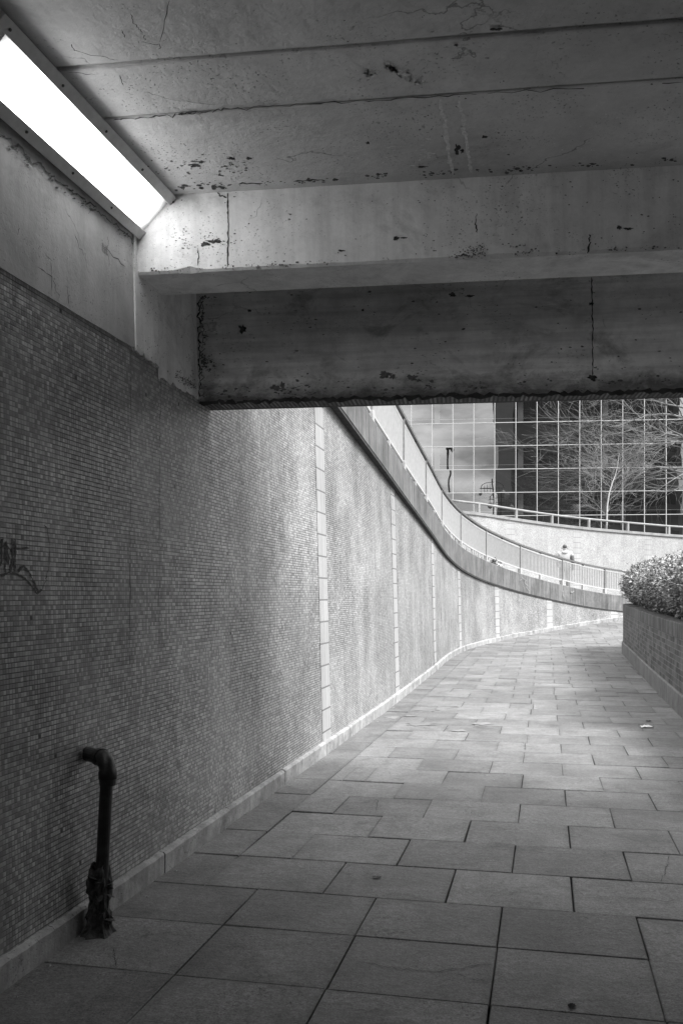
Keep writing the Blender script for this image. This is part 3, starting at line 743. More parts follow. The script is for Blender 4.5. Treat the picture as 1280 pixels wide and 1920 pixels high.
specks('peeling', 60, lambda: (rg(1120, 60), rg(230, 40)), PC, (0, 0, 1), 1.6, mat=M['patch'], asp=1.4)
specks('edge_dirt', 140, lambda: (lambda t: (rg(302 + 68 * t, 5), 690 + 48 * t - abs(rg(0, 14))))(random.random()), PW0 + T * .006, WN, 1.6, par=wall, asp=.9)
specks('edge_dirt', 60, lambda: (ru(255, 300), ru(525, 680)), PW0 + T * .016, WN, 1.4, par=wall, asp=.7)
ribbon([(0, 252), (90, 322), (180, 392), (258, 456)], .008, PW0 + T * .008, WN, M['faint'], 'lamp_grime', jit=3.0, seg=22, parent=wall)
specks('lamp_grime', 120, lambda: (lambda t: (260 * t + rg(0, 3), 254 + 203 * t + abs(rg(0, 7))))(random.random()), PW0 + T * .008, WN, 2.0, par=wall)
ribbon([(335, 352), (400, 348), (480, 344), (560, 338)], .012, PB - DN * .0, DN, M['crack'], 'crack', jit=2.2, seg=12)
ribbon([(860, 323), (1040, 313), (1280, 300)], .006, PB, DN, M['crack'], 'crack', jit=1.5, seg=26)
ribbon([(210, 226), (330, 215), (420, 205), (640, 190), (850, 178), (1280, 153)], .008, PC, (0, 0, 1), M['crack'], 'crack', jit=1.6, seg=16)
ribbon([(335, 214), (352, 211), (372, 208)], .016, PC, (0, 0, 1), M['spall'], 'crack', jit=1)
ribbon([(448, 345), (492, 343)], .016, PC, (0, 0, 1), M['spall'], 'crack', jit=1); ribbon([(550, 340), (606, 336)], .012, PC, (0, 0, 1), M['spall'], 'crack', jit=1)
for pl in ([(245, 25), (256, 50), (268, 62), (272, 75)], [(135, 82), (142, 97), (200, 107), (222, 112)], [(228, 55), (235, 70)], [(300, 78), (318, 0)], [(265, 78), (300, 84), (298, 92)], [(270, 172), (320, 186), (410, 196)], [(130, 135), (180, 140)], [(225, 140), (232, 160)]):
    ribbon(pl, .0035, PC, (0, 0, 1), M['crack'], 'cobweb', jit=1.2)
# two raised paint seams across the last ceiling slab and the flaked patch beside them
for pl in ([(824, 181), (836, 250), (848, 325)], [(859, 180), (871, 250), (884, 323)]): ribbon(pl, .020, PC, (0, 0, 1), M['patch'], 'paint_seam', off=.007, jit=1.6, seg=16); ribbon([(a_ + 4, c_) for a_, c_ in pl], .007, PC, (0, 0, 1), M['crack'], 'crack', off=.001, jit=1.4, seg=18)  # seams lightened for relief; the crack ribbon beside each is its painted shadow
for u, v, rx, ry in ((690, 137, 14, 5), (745, 135, 24, 6), (775, 152, 18, 6), (730, 128, 12, 4)): 
    for k in range(4): ribbon([(u - rx + 3 * k, v - ry + random.uniform(-4, 4)), (u + random.uniform(-5, 5), v + random.uniform(-6, 6)), (u + rx, v + ry * .5 + random.uniform(-4, 4))], .009, PC, (0, 0, 1), M['patch'], 'paint_flake', off=.003, jit=3)
# wall cracks in the plaster band, graffiti on the mosaic
PWp = Vector((-2.073, 0, 0)) - T * (BAT * 3.1) + T * .006; 
WN = (T + Vector((0, 0, BAT))).normalized()
PW0 = Vector((-2.073, 0, 0))
for pl in ([(95, 490), (97, 545)], [(122, 535), (128, 570)], [(35, 420), (33, 440)], [(140, 440), (155, 475)], [(70, 500), (100, 520), (110, 560)], [(190, 460), (235, 500)]): ribbon(pl, .004, PW0 + T * .006, WN, M['crack'], 'crack', jit=1.5, parent=wall)
for pl, wd in (([(0, 1028), (4, 1010), (2, 1050), (1, 1062)], .012), ([(10, 1015), (13, 1035), (16, 1057)], .022), ([(22, 1010), (24, 1040), (22, 1058), (18, 1072)], .014), ([(28, 1010), (28, 1040), (27, 1075)], .014), ([(10, 1020), (9, 1060), (10, 1074)], .010),
               ([(0, 1081), (14, 1074), (32, 1076), (50, 1087), (60, 1100), (70, 1115)], .010), ([(33, 1073), (44, 1060), (55, 1075), (64, 1095), (72, 1110), (78, 1106)], .010), ([(78, 1106), (86, 1085), (91, 1062), (93, 1035), (88, 990), (82, 985)], .005), ([(22, 1028), (55, 1028)], .007), ([(0, 1028), (10, 1020), (22, 1036)], .008)):
    ribbon(pl, wd, PW0, WN, M['graffiti'], 'graffiti_mark', off=.003, jit=.5, parent=wall)
sC2 = W.find(980, FO); PF = W.off(sC2, FO, 1.9); NF = W.nrm(sC2)
for pl in ([(976, 1083), (984, 1088), (981, 1092), (988, 1099)], [(978, 1092), (980, 1104)], [(984, 1100), (990, 1108)], [(972, 1088), (976, 1086)]): ribbon(pl, .022, PF, NF, M['chalk'], 'chalk_mark', off=.03, jit=.3, parent=wall)
sC3 = W.find(1060, FO); PF = W.off(sC3, FO, 1.9); NF = W.nrm(sC3)
for pl in ([(1053, 1107), (1054, 1115), (1055, 1120)], [(1068, 1109), (1070, 1111), (1074, 1108)]): ribbon(pl, .04, PF, NF, M['chalk'], 'chalk_mark', off=.03, jit=.2, parent=wall)

for pl in ([(245, 645), (244, 900), (243, 1250)], [(301, 695), (299, 900), (298, 1180)]): ribbon(pl, .004, PW0, WN, M['crack'], 'sheet_joint', off=.002, jit=.6, parent=wall, seg=24)
for pl in ([(1073, 1674), (1126, 1681), (1280, 1690)], [(669, 1803), (749, 1816), (812, 1822), (924, 1808)], [(855, 1827), (913, 1840)], [(1253, 1604), (1247, 1630), (1238, 1652)], [(978, 1390), (985, 1398), (983, 1406)], [(213, 1779), (215, 1795), (219, 1812)], [(680, 1503), (708, 1500), (704, 1526)]):
    ribbon(pl, .004, (0, 0, .004), (0, 0, 1), M['crack'], 'slab_crack', off=.001, jit=1.2, parent=pave, seg=10)
for u, v, rx, ry in ((800, 1331, 26, 2.6), (770, 1342, 14, 2), (785, 1358, 34, 3), (905, 1357, 24, 2.6), (735, 1346, 16, 3), (860, 1370, 18, 2)): blob(u, v, rx, ry, (0, 0, .004), (0, 0, 1), M['pale_stain'], 'pale_stain', off=.001, parent=pave, n=36)

# right hand side of the tunnel (out of the frame), plus an added rear wall to block light
b_ = MB(); c0 = Vector((-2.073, 0, 0)) + T * 4.05
b_.box(c0 + A * -13.0 + Vector((0, 0, -.1)), A * (13.0 + 5.2), T * .4, (0, 0, 3.8))
b_.box(c0 - T * 6 + A * -7.5 + Vector((0, 0, -.1)), A * .3, T * 5.9, (0, 0, 3.8))
tag(b_.build('tunnel_side_and_light_block', M['fascia']), 'plain dark side wall of the underpass opposite the mosaic, with an added light-blocking end wall', 'wall')

# ------------------------------------------------------------------ corner strip light, lit; a second one follows it behind
def plane_w(u, v): return on_plane(u, v, PW0, WN)
e_w = plane_w(264, 453)                                              # end, low edge on the wall
def luminaire(p_low, ln, label):
    t = thing('strip_light', label, 'light', p_low, 'strip lights along the wall head')
    n = T; up = Vector((0, 0, 1)); ax = -A
    lo = Vector(p_low); hw = .195; hz = ZC - .008 - lo.z
    lo = lo + n * .012; hi = lo + n * hw + up * hz
    fd = (hi - lo).normalized(); fn = fd.cross(ax); 
    if fn.dot(n) < 0: fn = -fn
    bk = lo + up * hz
    b_ = MB()                                                        # folded steel body
    lo2, hi2 = lo, hi
    for s0 in (0, ):
        v_ = [lo, hi, bk, lo + ax * ln, hi + ax * ln, bk + ax * ln]
        b_.add(v_, [(0, 2, 1), (3, 4, 5), (0, 3, 5, 2), (1, 2, 5, 4), (0, 1, 4, 3)])
    b_.build('body', M['lamp_frame'], t, bevel=.004)
    W_ = (hi - lo).length; fr = .048; fe = .060
    def Q(a_, c_, o_): return lo + ax * a_ + fd * c_ + fn * o_
    b_ = MB()                                                        # frame round the diffuser
    for a0, a1, c0, c1 in ((0, ln, -.004, fr), (0, ln, W_ - fr, W_ + .004), (.0, fe, fr, W_ - fr), (ln - fe, ln, fr, W_ - fr)):
        b_.box(Q(a0, c0, .001), ax * (a1 - a0), fd * (c1 - c0), fn * .026)
    b_.build('frame', M['lamp_frame'], t, bevel=.003)
    b_ = MB(); b_.quad(Q(fe, fr, .004), Q(ln - fe, fr, .004), Q(ln - fe, W_ - fr, .004), Q(fe, W_ - fr, .004), [(0, 0), (1, 0), (1, 1), (0, 1)]); b_.build('diffuser', M['diffuser'], t)
    for c_ in (fr * .5, W_ - fr * .5):
        for k in range(5):
            b_ = MB(); p = Q(.06 + (ln - .12) * k / 4, c_, .0275); b_.tube([p, p + fn * .004], .006, 8); b_.build('screw', M['screw'], t)
    return t
luminaire(e_w, 1.62, 'lit white corner strip light ending at the cross beam')
luminaire(e_w - A * 1.64, 1.62, 'second strip light behind the lit one, cut by the frame edge')
luminaire(e_w - A * 5.6, 1.38, 'third strip light farther back inside the underpass, out of sight')

# ------------------------------------------------------------------ cast iron pipe with a ragged base
pf = Vector((-1.075, 4.07, 0)); ptp = Vector((-1.03, 4.05, .77))
pipe = thing('drain_pipe', 'black cast iron pipe bending out of the mosaic wall near the floor', 'pipe', pf)
wp = on_plane(163, 1413, PW0, WN)
b_ = MB(); cs = [pf + (ptp - pf) * k / 8 for k in range(9)]; cs[-1] = ptp - Vector((0, 0, .04)); b_.tube(cs, .0285, 18); b_.build('shaft', M['pipe'], pipe, smooth=False)
zc = wp.z; c = Vector((ptp.x, ptp.y, zc)); din = (Vector((wp.x, wp.y, zc)) - c); dl = din.length; din.normalize()
b_ = MB(); el_ = []
for k in range(9):
    a_ = math.pi / 2 * k / 8; el_.append(Vector((ptp.x, ptp.y, zc - .055)) + din * (.055 * (1 - math.cos(a_))) + Vector((0, 0, .055 * math.sin(a_))))
el_ = [el_[0] - Vector((0, 0, .03))] + el_
b_.tube(el_, [.041, .041] + [.037] * 8, 18); b_.build('elbow', M['pipe'], pipe, smooth=True)
b_ = MB(); b_.tube([c + din * .05, c + din * (dl + .03)], .033, 18); b_.tube([c + din * .055, c + din * .082], .040, 18); b_.build('stub', M['pipe'], pipe)
b_ = MB(); b_.tube([ptp - Vector((0, 0, .11)), ptp - Vector((0, 0, .085)), ptp - Vector((0, 0, .06))], [.036, .038, .034], 18); b_.build('collar', M['pipe'], pipe)
b_ = MB(); rw = []
for j in range(22):
    z = -.01 + .31 * j / 21; r_ = []
    for k in range(37):
        a_ = 2 * math.pi * (k % 36) / 36; q = Vector((math.cos(a_) * 1.8, math.sin(a_) * 1.8, z * 11))
        rr = .036 + .012 * (1 - z / .31) + .022 * noise.noise(q) + .016 * noise.noise(q * 2.7) + (.03 * max(0, .03 - z) / .03) + .010 * abs(noise.noise(q * 5))
        r_.append(pf + Vector((rr * math.cos(a_), rr * math.sin(a_), z + .03 * noise.noise(Vector((a_, 3, 1))) * (z / .3))))
    rw.append(r_)
b_.grid(rw); b_.build('ragged_wrapping', M['wrap'], pipe)
for k in range(14):                                                  # torn flaps
    a_ = random.uniform(-2.6, 1.2); z = random.uniform(.02, .30); p = pf + Vector((.040 * math.cos(a_), .040 * math.sin(a_), z)); o_ = Vector((math.cos(a_), math.sin(a_), random.uniform(-.6, .5))) * random.uniform(.012, .03)
    sd_ = Vector((-math.sin(a_), math.cos(a_), random.uniform(-.5, .5))) * random.uniform(.012, .03)
    fl = MB()
    fl.add([p - sd_, p + sd_, p + o_ + sd_ * .6, p + o_ * 1.3, p + o_ - sd_ * .5], [(0, 1, 2, 3, 4)]); fl.build('torn_flap', M['wrap'], pipe)


# ------------------------------------------------------------------ brick planter and hedge
pk = [(4.19 - .233 * 5, 11.27 - 5), (4.19, 11.27), (5.36, 16.3), (6.30, 20.3), (6.62, 21.6), (6.98, 22.25), (7.55, 22.75), (8.4, 23.1), (10, 23.5), (13, 24.2), (18, 25.3)]
PC_ = Curve(catmull(pk, 14))
pl = thing('brick_planter', 'low dark brick planter wall with concrete plinth beside the path', 'planter', (5.4, 16.3, 0))
def ppt(s, o, z): return PC_.off(s, o, z)                             # o > 0 : into the bed
def sweep(name, prof, mat, parent, n=150, s0=0, s1=None):
    s1 = s1 or PC_.len; b_ = MB(); rw = []; uvr = []; acc = [0]
    for (o0, z0), (o1, z1) in zip(prof, prof[1:]): acc.append(acc[-1] + math.hypot(o1 - o0, z1 - z0))
    for (o_, z_), ac in zip(prof, acc):
        r_ = []; ur = []
        for i in range(n + 1):
            s_ = s0 + (s1 - s0) * i / n; r_.append(ppt(s_, o_, gz(PC_.at(s_).y) + z_)); ur.append((s_, ac))
        rw.append(r_); uvr.append(ur)
    b_.grid(rw, uvr); return b_.build(name, mat, parent)
sweep('plinth', [(-.03, -.1), (-.03, .255), (-.018, .27), (.05, .27)], M['plinth'], pl)
sweep('brick_face', [(0, .262), (0, .95)], M['brick'], pl)
b_ = MB(); e0 = ppt(0, 0, 0); e1 = ppt(0, 8.0, 0)
b_.quad(e0 + Vector((0, 0, -.1)), e1 + Vector((0, 0, -.1)), e1 + Vector((0, 0, 1.135)), e0 + Vector((0, 0, 1.135)), [(0, -.1), (8, -.1), (8, 1.1), (0, 1.1)]); b_.build('brick_end', M['brick'], pl)
sweep('coping', [(.01, .948), (-.006, .948), (-.006, 1.13), (.004, 1.14), (.215, 1.14), (.215, .9)], M['coping_brick'], pl)
b_ = MB(); n = 80; r0 = []; r1 = []
for i in range(n + 1):
    s_ = PC_.len * i / n; z = gz(PC_.at(s_).y) + 1.06; q = ppt(s_, .2, z); r0.append(q); e_ = ppt(s_, 8.0, z); r1.append(e_ if q.y < 16 else Vector((15, min(e_.y, 19), z)))
b_.grid([r0, r1]); b_.build('soil', M['soil'], pl)

hd = thing('hedge', 'dense leafy evergreen hedge spilling over the brick planter', 'hedge', (6.2, 17, 1.1))
def hsec(t, s_):       # cross-section: t 0..1 from the foot of the front face, over the shoulder, to the back of the top
    bulge = .12 * noise.noise(Vector((s_ * .8, t * 2, 3))) + .06 * noise.noise(Vector((s_ * 2.6, t * 5, 8)))
    if t < .36:
        k = t / .36; o = .36 - .40 * math.sin(k * math.pi * .62); z = 1.07 + .68 * k; nx, nz = -1, -.25 + .7 * k
    elif t < .5:
        k = (t - .36) / .14; o = -.01 + .32 * k; z = 1.75 + .22 * math.sin(k * math.pi / 2); nx, nz = -.8 + .5 * k, .5 + .4 * k
    else:
        k = (t - .5) / .5; o = .31 + 3.1 * k; z = 1.97 + .42 * math.sin(min(1, k * 1.4) * math.pi / 2); nx, nz = -.15, 1
    s = math.hypot(nx, nz); nx /= s; nz /= s
    return o + .07 + nx * bulge, z + nz * bulge, nx, nz
# inner mass
b_ = MB(); rw = []
for j in range(15):
    r_ = []
    for i in range(121):
        s_ = 3.5 + (PC_.len - 3.5) * i / 120; o_, z_, nx, nz = hsec(j / 14, s_); r_.append(ppt(s_, o_ - nx * .17, gz(PC_.at(s_).y) + z_ - nz * .17))
    rw.append(r_)
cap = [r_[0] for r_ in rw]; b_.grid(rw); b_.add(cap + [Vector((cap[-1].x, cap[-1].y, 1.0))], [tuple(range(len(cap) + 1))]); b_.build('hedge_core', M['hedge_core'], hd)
lf = MB(); NL = 115000
for k in range(NL):
    s_ = 3.6 + (PC_.len - 7.5) * (random.random() ** .9); t = random.random(); t = t * .62 if random.random() < .62 else t
    o_, z_, nx, nz = hsec(t, s_); dp = abs(random.gauss(0, .07)); 
    if random.random() < .02: dp = -random.uniform(.02, .12)
    if k % 18 == 0: s_ = 3.45 - abs(random.gauss(0, .05)); o_ = random.uniform(.2, 3.3); z_ = random.uniform(1.07, min(2.3, 1.75 + o_ * .5)); dp = 0
    nn = PC_.nrm(s_); c = ppt(s_, o_ - nx * dp, gz(PC_.at(s_).y) + z_ - nz * dp)
    on = Vector((nn.x * nx, nn.y * nx, nz))
    d = (on * random.uniform(.2, 1) + Vector((random.gauss(0, .6), random.gauss(0, .6), random.gauss(0, .5) + .1))).normalized()
    nr = (on + Vector((random.gauss(0, .5), random.gauss(0, .5), .5 + random.gauss(0, .4)))); x = d.cross(nr)
    if x.length < 1e-3: continue
    x.normalize(); nr = x.cross(d); ln = random.uniform(.04, .08); wd = ln * random.uniform(.20, .27); fold = nr * wd * .45
    tone = min(1, max(0, random.gauss(.5, .25)))
    a_, m1, m2, e_ = c, c + d * ln * .35, c + d * ln * .72 - nr * ln * .04, c + d * ln - nr * ln * .14
    lf.add([a_, m1 + x * wd + fold, m2 + x * wd * .75 + fold, e_, m2 - x * wd * .75 + fold, m1 - x * wd + fold, m1, m2],
           [(0, 6, 1), (1, 6, 7, 2), (2, 7, 3), (0, 5, 6), (6, 5, 4, 7), (7, 4, 3)], None, tone)
lf.build('foliage', M['leaf'], hd)

# ------------------------------------------------------------------ glass office building
FT = Vector((.9949, -.1011, 0)); FN = Vector((-.1011, -.9949, 0))     # along the facade, and out of it
def facade_u(u, y0=58.0):
    P0 = Vector((.2093 * y0, y0, 0)); d = Vector(((u - 640) / F, 1, 0)); k = P0.dot(FN) / d.dot(FN); return (d * k - P0).dot(FT), P0
off0, FP0 = facade_u(966.4)
PW_ = 1.318
rowsz = [3.55 + 1.478 * k for k in range(0, 27)]  # upper storeys and side bays extended out of view to block low sky
bld = thing('glass_office_building', 'office building with a square grid of mirror glass panes and white frames', 'building', (12, 58, 4))
def fp(k, z, o=0.0): q = FP0 + FT * (off0 + PW_ * k) + FN * o; return Vector((q.x, q.y, z))
rest = MB(); K0, K1 = -24, 26
for k in range(K0, K1):
    for j in range(len(rowsz) - 1):
        z0, z1 = rowsz[j] + .02, rowsz[j + 1] - .02; a_ = random.gauss(0, .0011); c_ = random.gauss(0, .0009)
        q = [fp(k + .015, z0, a_ + c_), fp(k + .985, z0, -a_ + c_), fp(k + .985, z1, -a_ - c_), fp(k + .015, z1, a_ - c_)]
        if -6 <= k < 8 and j < 7:
            b_ = MB(); b_.quad(*q); b_.build('window_pane', M['glass'], bld)
        else: rest.quad(*q)
o = rest.build('window_panes', M['glass'], bld); o['kind'] = 'stuff'
b_ = MB()
for k in range(K0, K1 + 1): b_.box(fp(k, rowsz[0], -.03) - FT * .021, FT * .042, FN * .075, (0, 0, rowsz[-1] - rowsz[0]))
b_.build('mullions', M['white_metal'], bld)
b_ = MB()
for z in rowsz: b_.box(fp(K0, z - .021, -.028), FT * (PW_ * (K1 - K0)), FN * .068, (0, 0, .042))
b_.build('transoms', M['white_metal'], bld)
b_ = MB()
for j in range(0, len(rowsz) - 1, 2):
    b_.box(fp(K0, rowsz[j + 1], -.14), FT * (PW_ * (K1 - K0)), FN * .04, (0, 0, 1.478)) if j + 2 < len(rowsz) else None
b_.build('spandrel_panels', M['spandrel'], bld)
b_ = MB()
for j in range(2, len(rowsz) - 1, 2):
    b_.box(fp(K0, rowsz[j] + .30, -.32), FT * (PW_ * (K1 - K0)), FN * .03, (0, 0, .035))
    for k in range(K0, K1, 4): b_.box(fp(k + .12, rowsz[j], -.75), FT * .34, FN * .34, (0, 0, 1.478))
b_.build('inner_rails', M['blind'], bld)
b_ = MB(); b_.box(fp(K0, 2, -6), FT * (PW_ * (K1 - K0)), FN * .2, (0, 0, 38))
for j in range(1, len(rowsz), 2): b_.box(fp(K0, rowsz[j] + .5, -6), FT * (PW_ * (K1 - K0)), FN * 5.8, (0, 0, .3))
b_.box(fp(K0, 2, -14), FT * (PW_ * (K1 - K0)), FN * 7.9, (0, 0, 38.6)); b_.build('office_core', M['interior'], bld)
b_ = MB(); b_.box(fp(K0, rowsz[-1] + .04, -14), FT * (PW_ * (K1 - K0)), FN * 14.1, (0, 0, .6)); b_.build('roof', M['white_metal'], bld)

# things across the street that the mirror glass shows
def mirrored(u, yv):       # the real place of what is seen in the glass at column u, virtual depth yv
    q = Vector(((u - 640) / F * yv, yv, 0)); return q - FN * (2 * (q - FP0).dot(FN))
def vz(v, yv): return EYE + (YH - v) * yv / F
def tower(u0, u1, yv, ztp, label, mat, name='dark_tower', cat='building', cols=9, strip=True):
    a_, c_ = mirrored(u0, yv), mirrored(u1, yv); d = (c_ - a_); ln = d.length; d.normalize(); n = Vector((-d.y, d.x, 0))
    if n.y < 0: n = -n
    t = thing(name, label, cat, (a_.x, a_.y, 0)); b_ = MB(); b_.box(a_ + Vector((0, 0, -.2)), d * ln, -n * 18, (0, 0, ztp)); b_.build('wall', mat, t)
    b_ = MB()
    for z in range(7, int(ztp) - 2, 3):
        for k in range(cols * 2): 
            x0 = ln * (.17 if strip else .02) + ln * (.81 if strip else .96) * k / (cols * 2); b_.box(a_ + d * x0 + n * .003 + Vector((0, 0, z)), d * (ln * .8 / cols / 2 * .82), n * .05, (0, 0, 2.0))
    b_.build('window_band', M['tower_glass'], t)
    if strip:
        b_ = MB(); b_.box(a_ + n * .004 + Vector((0, 0, 0)), d * (ln * .16), n * .12, (0, 0, ztp - .5)); b_.build('stair_shaft', M['tower_dark'], t)
    return t
tower(963, 1276, 150, 60, 'dark office tower reflected in the mirror glass', M['tower'])
DZ = 4.62
def lamp_post(u, yv, v_top, head, label):
    p = mirrored(u, yv); zt = vz(v_top, yv); t = thing('street_lamp', label, 'street lamp', (p.x, p.y, DZ - .02))
    b_ = MB(); b_.tube([p + Vector((0, 0, 0)), p + Vector((0, 0, zt * .5)), p + Vector((0, 0, zt))], [.17, .14, .11], 10); b_.build('pole', M['lamp_metal'], t)
    b_ = MB(); hd_ = p + Vector((0, 0, zt)); b_.tube([hd_ - Vector((.2, 0, 0)), hd_ + Vector((head * .3, 0, .02))], .13, 8); b_.build('bracket', M['lamp_metal'], t)
    b_ = MB(); c_ = hd_ + Vector((head * .65, 0, -.12)); b_.tube([c_ + Vector((0, 0, -.42)), c_ + Vector((0, 0, -.15)), c_ + Vector((0, 0, .18)), c_ + Vector((0, 0, .25))], [.25, .5, .55, .2], 12); b_.build('lamp_head', M['lamp_metal'], t)
lamp_post(837, 118, 842, 1.2, 'tall dark street lamp reflected in the left panes of the glass')
def ornate(u, yv, v_arch, half, label):
    p = mirrored(u, yv); zt = vz(v_arch, yv); t = thing('ornate_lamp_post', label, 'street lamp', (p.x, p.y, DZ - .02), 'ornate lamp posts reflected in the glass')
    b_ = MB(); b_.tube([p, p + Vector((0, 0, zt + .5))], .10, 8); b_.build('pole', M['lamp_metal'], t)
    b_ = MB(); hh = half * .55; ar = [p + Vector((half * math.cos(math.pi * k / 14), 0, zt - hh + hh * math.sin(math.pi * k / 14) ** .8)) for k in range(15)]; b_.tube(ar, .05, 6)
    b_.tube([p + Vector((-half * 1.1, 0, zt - hh)), p + Vector((half * 1.1, 0, zt - hh))], .045, 6)
    for k in range(-3, 4):
        x = k * half / 4.2; b_.tube([p + Vector((x, 0, zt - hh - .5)), p + Vector((x, 0, zt - hh * .25 - abs(k) * .12))], .028, 5)
    b_.build('arch', M['lamp_metal'], t)
    for sg in (-1, 1):
        b_ = MB(); c_ = p + Vector((sg * half * .98, 0, zt - hh - .75)); b_.tube([c_ + Vector((0, 0, .75)), c_ + Vector((0, 0, .38))], .03, 5)
        b_.tube([c_ + Vector((0, 0, -.42)), c_ + Vector((0, 0, -.3)), c_, c_ + Vector((0, 0, .28)), c_ + Vector((0, 0, .4))], [.1, .26, .34, .24, .08], 12); b_.build('hanging_lantern', M['post_metal'], t)
ornate(923, 118, 902, 1.6, 'ornate arched lamp post with hanging lanterns, the taller reflection')
ornate(936, 127, 927, 1.45, 'ornate arched lamp post with hanging lanterns, the lower reflection')

# ------------------------------------------------------------------ trees in front of the glass
def grow(mb, p, d, ln, r, depth, droop, kids, tw, minr=.004, spread=.75):
    n = max(3, int(ln / .28)); pts = [Vector(p)]; d = Vector(d).normalized(); rr = [r]
    for i in range(n):
        d = (d + Vector((random.gauss(0, .10), random.gauss(0, .10), random.gauss(0, .08) + droop))).normalized(); pts.append(pts[-1] + d * ln / n); rr.append(max(minr, r * (1 - .75 * (i + 1) / n)))
    mb.tube(pts, rr, 6 if r > .03 else (4 if r > .01 else 3), cap=False, tone=random.random())
    if depth == 0: return
    m = kids[depth - 1]
    for k in range(m):
        f_ = .18 + .82 * (k + random.random()) / m; i = min(n - 1, int(f_ * n)); b = (pts[i + 1] - pts[i]).normalized()
        x = b.orthogonal().normalized(); x.rotate(Matrix.Rotation(random.uniform(0, 2 * math.pi), 3, b)); nd = (b + x * random.uniform(.55, 1.15) * spread + Vector((0, 0, .12))).normalized()
        grow(mb, pts[i + 1], nd, ln * random.uniform(.38, .62), max(minr, rr[i + 1] * .62), depth - 1, droop * 1.2, kids, tw, minr, spread)
tr = thing('bare_tree', 'bare spreading tree at the edge of the frame, twigs over the glass', 'tree', (18.6, 46, 4))
b_ = MB(); base = Vector((18.9, 45.5, 3.8)); b_.tube([base, base + Vector((-.1, 0, 1.5)), base + Vector((-.15, .1, 3.2)), base + Vector((-.1, 0, 5.2)), base + Vector((0, 0, 8))], [.26, .21, .18, .14, .08], 10); b_.build('trunk', M['bark'], tr, smooth=True)
b_ = MB(); random.seed(21)
for z, dx, dz, ln in ((3.4, -1, .10, 6.0), (4.0, -1, .22, 6.8), (4.6, -1, .16, 6.4), (5.1, -.9, .30, 7.0), (5.6, -1, .28, 6.6), (6.2, -.9, .42, 6.2), (6.7, -.9, .32, 6.4), (7.2, -.7, .5, 5.4), (3.8, -.8, .05, 5.0), (5.3, -1, .05, 6.2), (6.4, -1, .08, 6.0)):
    grow(b_, base + Vector((-.12, 0, z)), (dx, random.uniform(-.45, .45), dz), ln, .062, 3, -.006, (4, 6, 8), 0, .005)
for z, dx, ln in ((4.2, .9, 5), (5.2, .8, 5), (6.2, .6, 5), (7.0, .1, 4)):
    grow(b_, base + Vector((0, 0, z)), (dx, random.uniform(-.7, .7), .4), ln, .06, 2, .0, (5, 6), 0, .006)
b_.build('crown', M['bark'], tr)
bi = thing('birch_sapling', 'slender white barked birch in front of the dark glass', 'tree', (12.4, 43, 4))
bb = Vector((12.40, 43, 3.9)); px = lambda u, v: on_plane(u, v, (0, 43, 0), (0, 1, 0))
b_ = MB(); tp = [px(1136, 1000), px(1137, 970), px(1138, 945), px(1142, 922), px(1148, 903), px(1153, 890), px(1157, 872), px(1160, 850)]; b_.tube(tp, [.046, .042, .038, .034, .026, .018, .012, .007], 8); b_.build('trunk', M['birch'], bi, smooth=True)
b_ = MB(); random.seed(5)
for k in range(26):
    i = random.choice((1, 2, 2, 3, 3, 4, 4, 5, 5, 6)); p = tp[i].lerp(tp[i + 1], random.random()); a_ = random.uniform(0, 2 * math.pi)
    grow(b_, p, (math.cos(a_), math.sin(a_), .7), random.uniform(.9, 1.9), .012, 2, -.012, (5, 6), 0, .0048)
b_.build('crown', M['twig'], bi)
random.seed(99)

# ------------------------------------------------------------------ the walker on the upper path
def skin(name, verts, edges, radii, mat, parent, sub=2, root=0):
    me = bpy.data.meshes.new(name); me.from_pydata([tuple(v) for v in verts], edges, []); me.materials.append(mat)
    o = bpy.data.objects.new(name, me); COL.objects.link(o)
    if parent: o.parent = parent
    md = o.modifiers.new('skin', 'SKIN'); md.use_smooth_shade = True
    for i, r_ in enumerate(radii):
        sv = me.skin_vertices[0].data[i]; sv.radius = r_ if isinstance(r_, tuple) else (r_, r_); sv.use_root = (i == root)
    o.modifiers.new('sub', 'SUBSURF').levels = sub; o.modifiers['sub'].render_levels = sub
    return o
YP = 31.2; hx = (1058 - 640) / F * YP; ztopP = EYE + (YH - 1020) * YP / F
sP = W.find(1058, -1.5); zg = ztopP - 1.74
pe = thing('person', 'person in a pale hooded top walking away behind the railing', 'person', (hx, YP, zg))
pe.rotation_euler = (0, 0, R(-14))
V = Vector
bv = [V((0, 0, .95)), V((0, .01, 1.15)), V((0, .02, 1.38)), V((0, .02, 1.49)), V((0, .03, 1.60)), V((0, .035, 1.69)),
      V((-.20, .02, 1.42)), V((-.27, .0, 1.16)), V((-.22, .15, .98)), V((-.19, .22, .95)), V((.20, .02, 1.42)), V((.26, -.02, 1.14)), V((.27, .08, .90)), V((.27, .12, .82)),
      V((-.10, 0, .90)), V((-.11, .10, .50)), V((-.11, .02, .09)), V((-.11, .16, .04)), V((.10, 0, .90)), V((.11, .02, .50)), V((.11, -.22, .13)), V((.11, -.10, .05))]
be = [(0, 1), (1, 2), (2, 3), (3, 4), (4, 5), (2, 6), (6, 7), (7, 8), (8, 9), (2, 10), (10, 11), (11, 12), (12, 13), (0, 14), (14, 15), (15, 16), (16, 17), (0, 18), (18, 19), (19, 20), (20, 21)]
brd = [(.15, .11), (.14, .10), (.15, .10), .055, .078, .055, .06, .045, .035, .03, .06, .045, .035, .03, .085, .06, .045, .035, .085, .06, .045, .035]
body = skin('body', bv, be, brd, M['skin'], pe)
